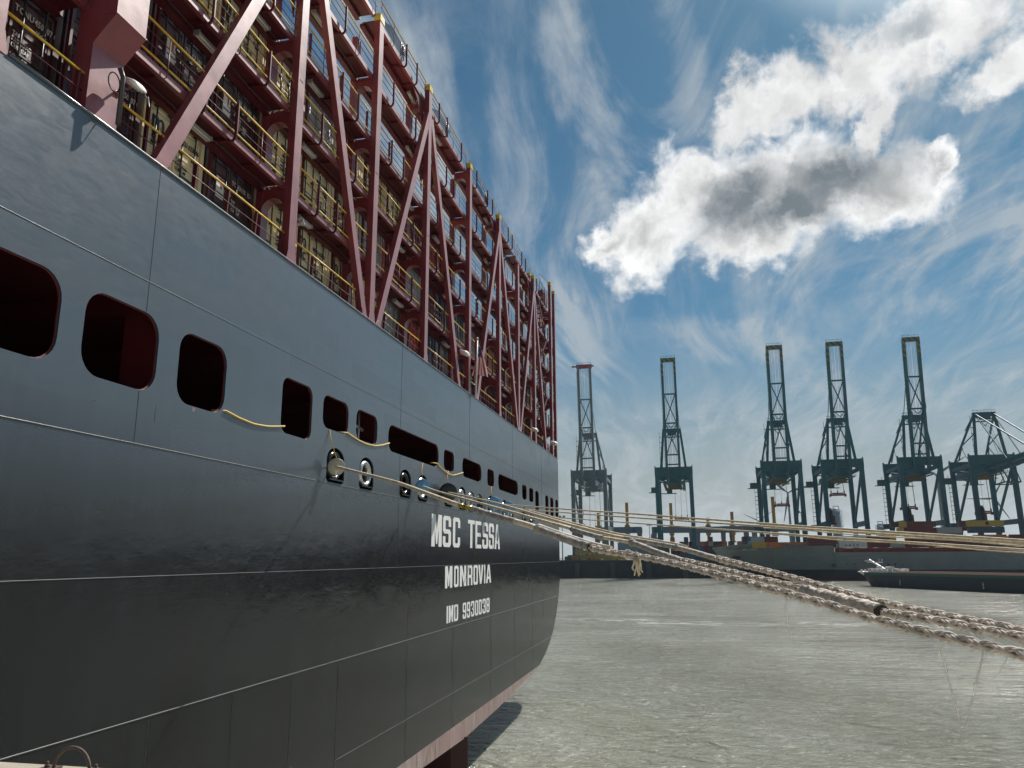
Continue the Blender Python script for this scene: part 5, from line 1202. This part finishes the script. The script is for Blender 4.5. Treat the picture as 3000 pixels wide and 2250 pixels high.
# low blocks of buildings on the skyline
for k, (x, y, w, h, m) in enumerate(((-55, 620, 18, 13, 'tower_blue'), (-38, 640, 22, 10, 'gantry_grey'), (-30, 600, 9, 16, 'gantry_grey'), (210, 950, 60, 10, 'tower_blue'), (30, 900, 90, 9, 'tower_blue'))):
    mb = MB(); mb.box((x, y, 9), (x + w, y + 20, 9 + h)); mb.box((x + w * .2, y + 4, 9 + h), (x + w * .5, y + 12, 12 + h)); o = mb.build('industrial_building', m); tag(o, ('low pale block between the grey crane legs', 'low grey block right of the grey crane', 'narrow grey block left of the second crane', 'pale works building on the horizon at the right', 'long pale works building behind the yard')[k], 'building')

# ============================================================ SHIP ACROSS THE DOCK
fs = empty('container_ship', (160, 396, 0), 'old grey-green container ship berthed across the dock, behind the barge', 'ship')
def secf(x):
    # deck half-breadth, waterline half-breadth, deck height
    t = max(0.0, min(1.0, (x - 10.5) / 40)); w = max(0.0, min(1.0, (x - 17.0) / 75))
    hb = 16 * (1 - (1 - t) ** 2.2); hw = 16 * (1 - (1 - w) ** 1.8)
    zd = 15.0 + 1.4 * min(1, max(0, (x - 10.5) / 12)) if x < 30 else (16.4 - 1.0 * min(1, (x - 30) / 8) if x < 64 else 12.45)
    return hb, hw, zd
xs = [10.6, 11.5, 13, 15, 17.2, 20, 24, 28, 33, 38, 44, 52, 60, 63.9, 64.1, 80, 120, 200, 320]
def ship_band(name, m, z0f, z1f, prow=.0):
    mb = MB()
    for s in (-1, 1):
        rows = []
        for x in xs:
            hb, hw, zd = secf(x); row = []
            for q in range(6):
                z = z0f(zd) + (z1f(zd) - z0f(zd)) * q / 5.0; f = max(0, min(1, z / zd)); stem = 17.4 - 6.8 * f ** 1.5
                b = hw + (hb - hw) * f ** 1.6; b = b if x > stem else 0.0
                row.append((max(x, stem) , 396 + s * b, z))
            rows.append(row)
        mb.grid(rows, smooth=False)
    return mb.build(name, m, fs)
ship_band('lower_hull', 'ship_red', lambda d: -3.0, lambda d: 2.3); ship_band('waterline_band', 'ship_blue', lambda d: 2.3, lambda d: 4.7); ship_band('upper_hull', 'ship_olive', lambda d: 4.7, lambda d: d)
mb = MB()
for x0, x1, z in ((12, 64, 14.4), (64, 320, 12.4)): 
    n = 12; rows = [[(x0 + (x1 - x0) * i / n, 396 + s * (secf(x0 + (x1 - x0) * i / n)[0] - .1), z) for s in (-1, 1)] for i in range(n + 1)]; mb.grid(rows, smooth=False)
mb.build('deck', 'hatch_red', fs)
mb = MB(); mb.box((63.9, 381, 12.4), (64.3, 411, 15.3)); 
for k in range(30):
    x = 66 + k * 6.35; mb.box((x, 380.6, 12.45), (x + 1.0, 381.6, 14.3)); mb.box((x + .2, 380.3, 14.0), (x + 2.2, 381.9, 14.35))
    for q in range(3): mb.box((x + 1.2 + q * 1.6, 380.9, 12.45), (x + 1.4 + q * 1.6, 381.1, 13.6))
mb.box((65, 381.9, 12.45), (318, 382.2, 14.3)); mb.box((65, 380.25, 13.5), (318, 380.32, 13.6)); mb.box((65, 380.25, 13.0), (318, 380.32, 13.06)); mb.build('hatch_coaming', 'hatch_red', fs)
mb = MB()
for k in range(60):
    x = 12 + k * .9; hb = secf(x)[0]
    if x < 63: mb.box((x, 396 - hb, secf(x)[2]), (x + .08, 396 - hb + .08, secf(x)[2] + .9))
for k in range(16): x = 12 + k * 3.2; x2 = min(x + 3.2, 63); mb.beam((x, 396 - secf(x)[0], secf(x)[2] + .9), (x2, 396 - secf(x2)[0], secf(x2)[2] + .9), .08, .08)
mb.build('guard_rail', 'gantry_grey', fs)
mb = MB(); mb.box((20.6, 387.2, 6.6), (22.4, 388.8, 10.6)); mb.box((19.6, 387.4, 9.6), (23.2, 388.4, 11.0)); mb.build('anchor_pocket', 'ship_red', fs)
t_ = text('bow_name', 'MOL TAMPA', 1.15, 'letter_white', fs, 'y', 0, (0, 0), thick=.02)
for v in t_.data.vertices:
    x = 24.5 + v.co.x; b = secf(x); v.co = Vector((x, 396 - (b[1] + (b[0] - b[1]) * (14.2 / b[2]) ** 1.6) - .12 + v.co.y, 13.6 + v.co.z))
mb = MB()
for x, z, h in ((69, 7.2, .4), (72, 6.9, .5), (86, 6.5, .9), (89, 6.6, .8), (92, 6.4, .4), (62.5, 5.9, 1.6), (63.6, 6.0, 1.2)): mb.box((x, 379.94, z), (x + .35 + h * .3, 379.99, z + h))
mb.build('hull_mark', 'ship_blue', fs)
for ch in fs.children: ch.matrix_parent_inverse = Matrix.Translation(-fs.location)

GS = 'containers on the ship across the dock'
def sb(paint, x, z, L, label, y=381.0, row=0): return put_box(paint, x, y + row * 2.55, z, L, label, GS)
TIER = 2.62
def row_of(items, z):
    for it in items: sb(it[0], it[1], z, it[2], it[3])
row_of([('yellow_box', 28.6, 6.0, 'short tan container nearest the bow of the far ship'), ('orange_box', 34.6, 6.6, 'short orange container second from the bow of the far ship'), ('orange_box', 41.3, 11.6, 'long orange container with dark lettering near the bow of the far ship'), ('maroon_box', 53.4, 11.9, 'lower maroon container behind the fourth crane foot')], 14.55)
row_of([('grey_box', 28.3, 5.8, 'grey container above the tan one near the bow'), ('maroon_box', 34.2, 6.0, 'short maroon container above the orange ones near the bow'), ('maroon_box', 53.4, 11.9, 'upper maroon container at the foot of the fourth crane')], 14.55 + TIER)
row_of([('white_box', 66.6, 11.9, 'white container lettered U A S C, in the lower tier'), ('maroon_box', 79.0, 9.0, 'maroon container right of the white U A S C one, lower tier'), ('grey_box', 88.3, 6.0, 'pale short container right of the maroon one, lower tier'), ('maroon_box', 94.9, 12.19, 'dark maroon container, bottom tier under the tall stack'), ('maroon_box', 107.5, 12.19, 'maroon container, bottom tier under the grey one'), ('brown', 120.2, 12.19, 'brown container, bottom tier under the yellow-topped stack'), ('maroon_box', 132.8, 12.19, 'maroon container, bottom tier near the right edge'), ('maroon_box', 145.3, 12.19, 'maroon container, bottom tier beyond the right edge')], 14.40)
row_of([('white_box', 66.2, 12.19, 'white container with black lettering, on top of the U A S C one'), ('brown', 79.0, 9.0, 'brown container in the second tier, right of the upper white one'), ('yellow_box', 88.5, 2.5, 'narrow yellow container end in the second tier'), ('maroon_box', 95.0, 12.19, 'maroon container in the second tier of the tall stack'), ('maroon_box', 107.5, 12.19, 'maroon container in the second tier under the grey one'), ('orange_box', 123.0, 12.9, 'orange container with a blue square, below the navy one'), ('maroon_box', 137.5, 12.19, 'maroon container topmost at the right edge')], 14.40 + TIER + .02)
row_of([('yellow_box', 92.0, 2.6, 'yellow container end in the third tier beside the maroon ones'), ('maroon_box', 95.0, 13.0, 'maroon container in the third tier of the tall stack'), ('grey_box', 108.4, 10.0, 'pale grey container on top, between the tall stacks'), ('navy_box', 121.2, 14.3, 'navy container between the yellow one and the orange one')], 14.40 + 2 * TIER + .8)
row_of([('brown', 89.3, 3.3, 'short brown container, top left of the tall stack'), ('yellow_box', 92.8, 3.2, 'short yellow container end on top of the tall stack'), ('maroon_box', 96.2, 11.8, 'maroon container on top of the tall stack'), ('brown', 117.5, 2.6, 'short brown container left of the yellow one on top'), ('yellow_box', 120.5, 15.0, 'yellow container with a dark crest, topmost at the right')], 14.40 + 3 * TIER + 1.0)
def mark(s, size, m, x, z, y=380.90, sx=1.0): o = text('lettering', s, size, m, None, 'y', 0, (0, 0), thick=.02, sx=sx); return o
def add_mark(paint_label, s, size, m, dx, dz, bold=.03):
    for o in C.objects:
        if o.get('label') == paint_label:
            t = text('lettering', s, size, m, o, 'y', -.07, (dx, dz), thick=.02, bold=bold); t.data.materials[0] = M[m]; return
add_mark('white container lettered U A S C, in the lower tier', 'U  A  S  C', 1.35, 'mark_dark', 2.4, .7, .035)
add_mark('white container with black lettering, on top of the U A S C one', 'Hapag-Lloyd', 1.3, 'mark_dark', 3.9, .8)
add_mark('long orange container with dark lettering near the bow of the far ship', 'Hapag-Lloyd', 1.25, 'gantry_blue', 4.0, .8)
add_mark('orange container with a blue square, below the navy one', 'Hapag-Lloyd', 1.25, 'gantry_blue', 5.2, .8)
def add_sq(lbl, x0, x1, z0, z1, m):
    for o in C.objects:
        if o.get('label') == lbl:
            mb = MB(); mb.box((x0, -.09, z0), (x1, -.065, z1)); mb.build('square_mark', m, o); return
add_sq('orange container with a blue square, below the navy one', 3.2, 4.5, .7, 1.9, 'gantry_blue'); add_sq('long orange container with dark lettering near the bow of the far ship', 2.0, 3.2, .7, 1.9, 'gantry_blue')
add_sq('short orange container second from the bow of the far ship', .7, 1.6, .8, 1.7, 'gantry_blue'); add_sq('white container with black lettering, on top of the U A S C one', 2.4, 3.5, .8, 1.7, 'mark_dark')
add_sq('yellow container with a dark crest, topmost at the right', 7.6, 9.0, .6, 2.1, 'brown')
for row in (1, 2, 3):
    for k, (x, n) in enumerate(((54, 2), (66.3, 2), (79, 2), (95, 4), (108, 3), (121, 4), (134, 2), (146, 2), (160, 3), (173, 3), (186, 3))):
        p = pal[(row * 3 + k) % len(pal)]; 
        if row == 1: put_box(p, x, 381 + 2.55 * 3, 14.4 + (n - 1) * TIER - .6, 12.19, '%s container in an inner row of the far ship, %s bay from the bow' % (CNAME[p], ORD[k]), GS)

# ============================================================ BARGE
bg = empty('barge', (76.0, 276.0, 0), 'long low river barge with a green sheer strake and white bow, passing the far ship', 'barge')
A_ = Vector((57.0, 313.2, 0)); U_ = (Vector((91.6, 248.0, 0)) - Vector((60.9, 305.9, 0))).normalized(); N_ = Vector((-U_.y, U_.x, 0)); N_ = N_ if N_.x > 0 else -N_
def bq(s, t, z): p = A_ + U_ * s + N_ * t; return (p.x, p.y, z)
BW = 11.4
def bb_(s):   # near-side offset (bow taper) from the near edge line
    return 0 if s > 14 else BW / 2 * (1 - math.sqrt(max(0, 1 - (1 - s / 14) ** 2)) )
ss = [0, .5, 1.5, 3, 5, 8, 11, 14, 20, 40, 70, 110]
def bband(name, m, z0, z1, fl0=0.0, fl1=0.0, smin=0.0, smax=110):
    mb = MB()
    for side in (0, 1):
        rows = []
        for s in ss:
            if s < smin - .01 or s > smax: continue
            o = bb_(s); row = []
            for z, fl in ((z0, fl0), (z1, fl1)):
                sh = fl * max(0, 1 - s / 16); t = o if side == 0 else BW - o
                t = t + (BW / 2 - t) * min(1, fl * .06 * max(0, 1 - s / 22)); row.append(bq(s + sh, t, z))
            rows.append(row)
        mb.grid(rows, smooth=False)
    return mb.build(name, m, bg, fix=False)
bband('lower_hull', 'barge_navy', -1.0, 3.55, 7.0, 3.4); bband('white_bow', 'white_paint', 3.55, 5.2, 3.4, 0, 0, 8); bband('sheer_strake', 'barge_green', 4.15, 5.05, 0.0, 0, 8); bband('rubbing_band', 'barge_navy', 3.55, 4.15, 0, 0, 8)
mb = MB(); rows = [[bq(s, bb_(s) + .05, 5.05), bq(s, BW - bb_(s) - .05, 5.05)] for s in ss]; mb.grid(rows, smooth=False); mb.build('foredeck', 'barge_deck', bg)
mb = MB()
def bbox(mb, s0, s1, t0, t1, z0, z1):
    v = [bq(s0, t0, z0), bq(s1, t0, z0), bq(s1, t1, z0), bq(s0, t1, z0), bq(s0, t0, z1), bq(s1, t0, z1), bq(s1, t1, z1), bq(s0, t1, z1)]
    mb.add(v, [(0, 3, 2, 1), (4, 5, 6, 7), (0, 1, 5, 4), (1, 2, 6, 5), (2, 3, 7, 6), (3, 0, 4, 7)])
bbox(mb, 24, 110, .8, 1.0, 5.05, 5.5); bbox(mb, 24, 110, BW - 1, BW - .8, 5.05, 5.5); bbox(mb, 24, 24.3, .8, BW - .8, 5.05, 5.5); mb.build('hold_coaming', 'barge_deck', bg)
mb = MB()
for s in (9, 11.5, 14, 16.5, 19, 21.5): mb = MB(); bbox(mb, s, s + 2.1, 1.6, 3.2, 5.05, 6.35); mb.build('hatch_box', 'white_paint', bg)
for s in (9, 14, 19): mb = MB(); bbox(mb, s, s + 1.9, 7, 9, 5.05, 6.3); mb.build('hatch_box', 'white_paint', bg)
mb = MB(); mb.tube([bq(19, 1.2, 6.6), bq(22.5, 1.2, 6.6)], .45, 10); mb.build('deck_tank', 'white_paint', bg); mb = MB(); mb.tube([bq(14.5, 1.2, 6.8), bq(16.5, 1.2, 6.9)], .35, 10); mb.build('deck_tank', 'white_paint', bg)
for s in (1, 3, 5, 7): mb = MB(); bbox(mb, s, s + .5, 5.0, 5.5, 5.05, 5.9); mb.build('mooring_post', 'white_paint', bg)
mb = MB(); mb.beam(bq(13, 5.7, 6.0), bq(5.4, 5.7, 9.3), .5, .5); mb.beam(bq(8.3, 2.4, 8.4), bq(8.3, 9.0, 8.4), .18, .18); mb.beam(bq(2.9, 5.7, 8.9), bq(7, 5.7, 9.0), .15, .3)
for t in (2.6, 4, 7.5, 8.8): mb.tube([bq(8.3, t, 8.4), bq(8.3, t, 9.7)], .06, 5)
mb.tube([bq(5.4, 5.7, 9.2), bq(5.4, 5.7, 9.9)], .07, 5); mb.build('folding_mast', 'white_paint', bg)
mb = MB()
for s in (26, 60):
    for q in range(5): bbox(mb, s + .0, s + .35 + .15 * (q % 2), -.03, .0, .9 + q * .42, 1.08 + q * .42)
mb.build('draught_mark', 'mark_white', bg)
for ch in bg.children: ch.matrix_parent_inverse = Matrix.Translation(-bg.location)

# ============================================================ AIR
mb = MB(); mb.box((-9500, -1600, -3), (9500, 14500, 420)); hz = mb.build('haze', 'dark_steel'); hz.data.materials.clear()
hm = bpy.data.materials.new('haze'); hm.use_nodes = True; ht = hm.node_tree; ht.nodes.clear()
ho = ht.nodes.new('ShaderNodeOutputMaterial'); hv = ht.nodes.new('ShaderNodeVolumePrincipled'); hv.inputs['Color'].default_value = (0.78, 0.90, 1.0, 1); hv.inputs['Density'].default_value = 0.00005; hv.inputs['Anisotropy'].default_value = 0.3
ht.links.new(hv.outputs[0], ho.inputs['Volume']); hz.data.materials.append(hm); tag(hz, kind='stuff')
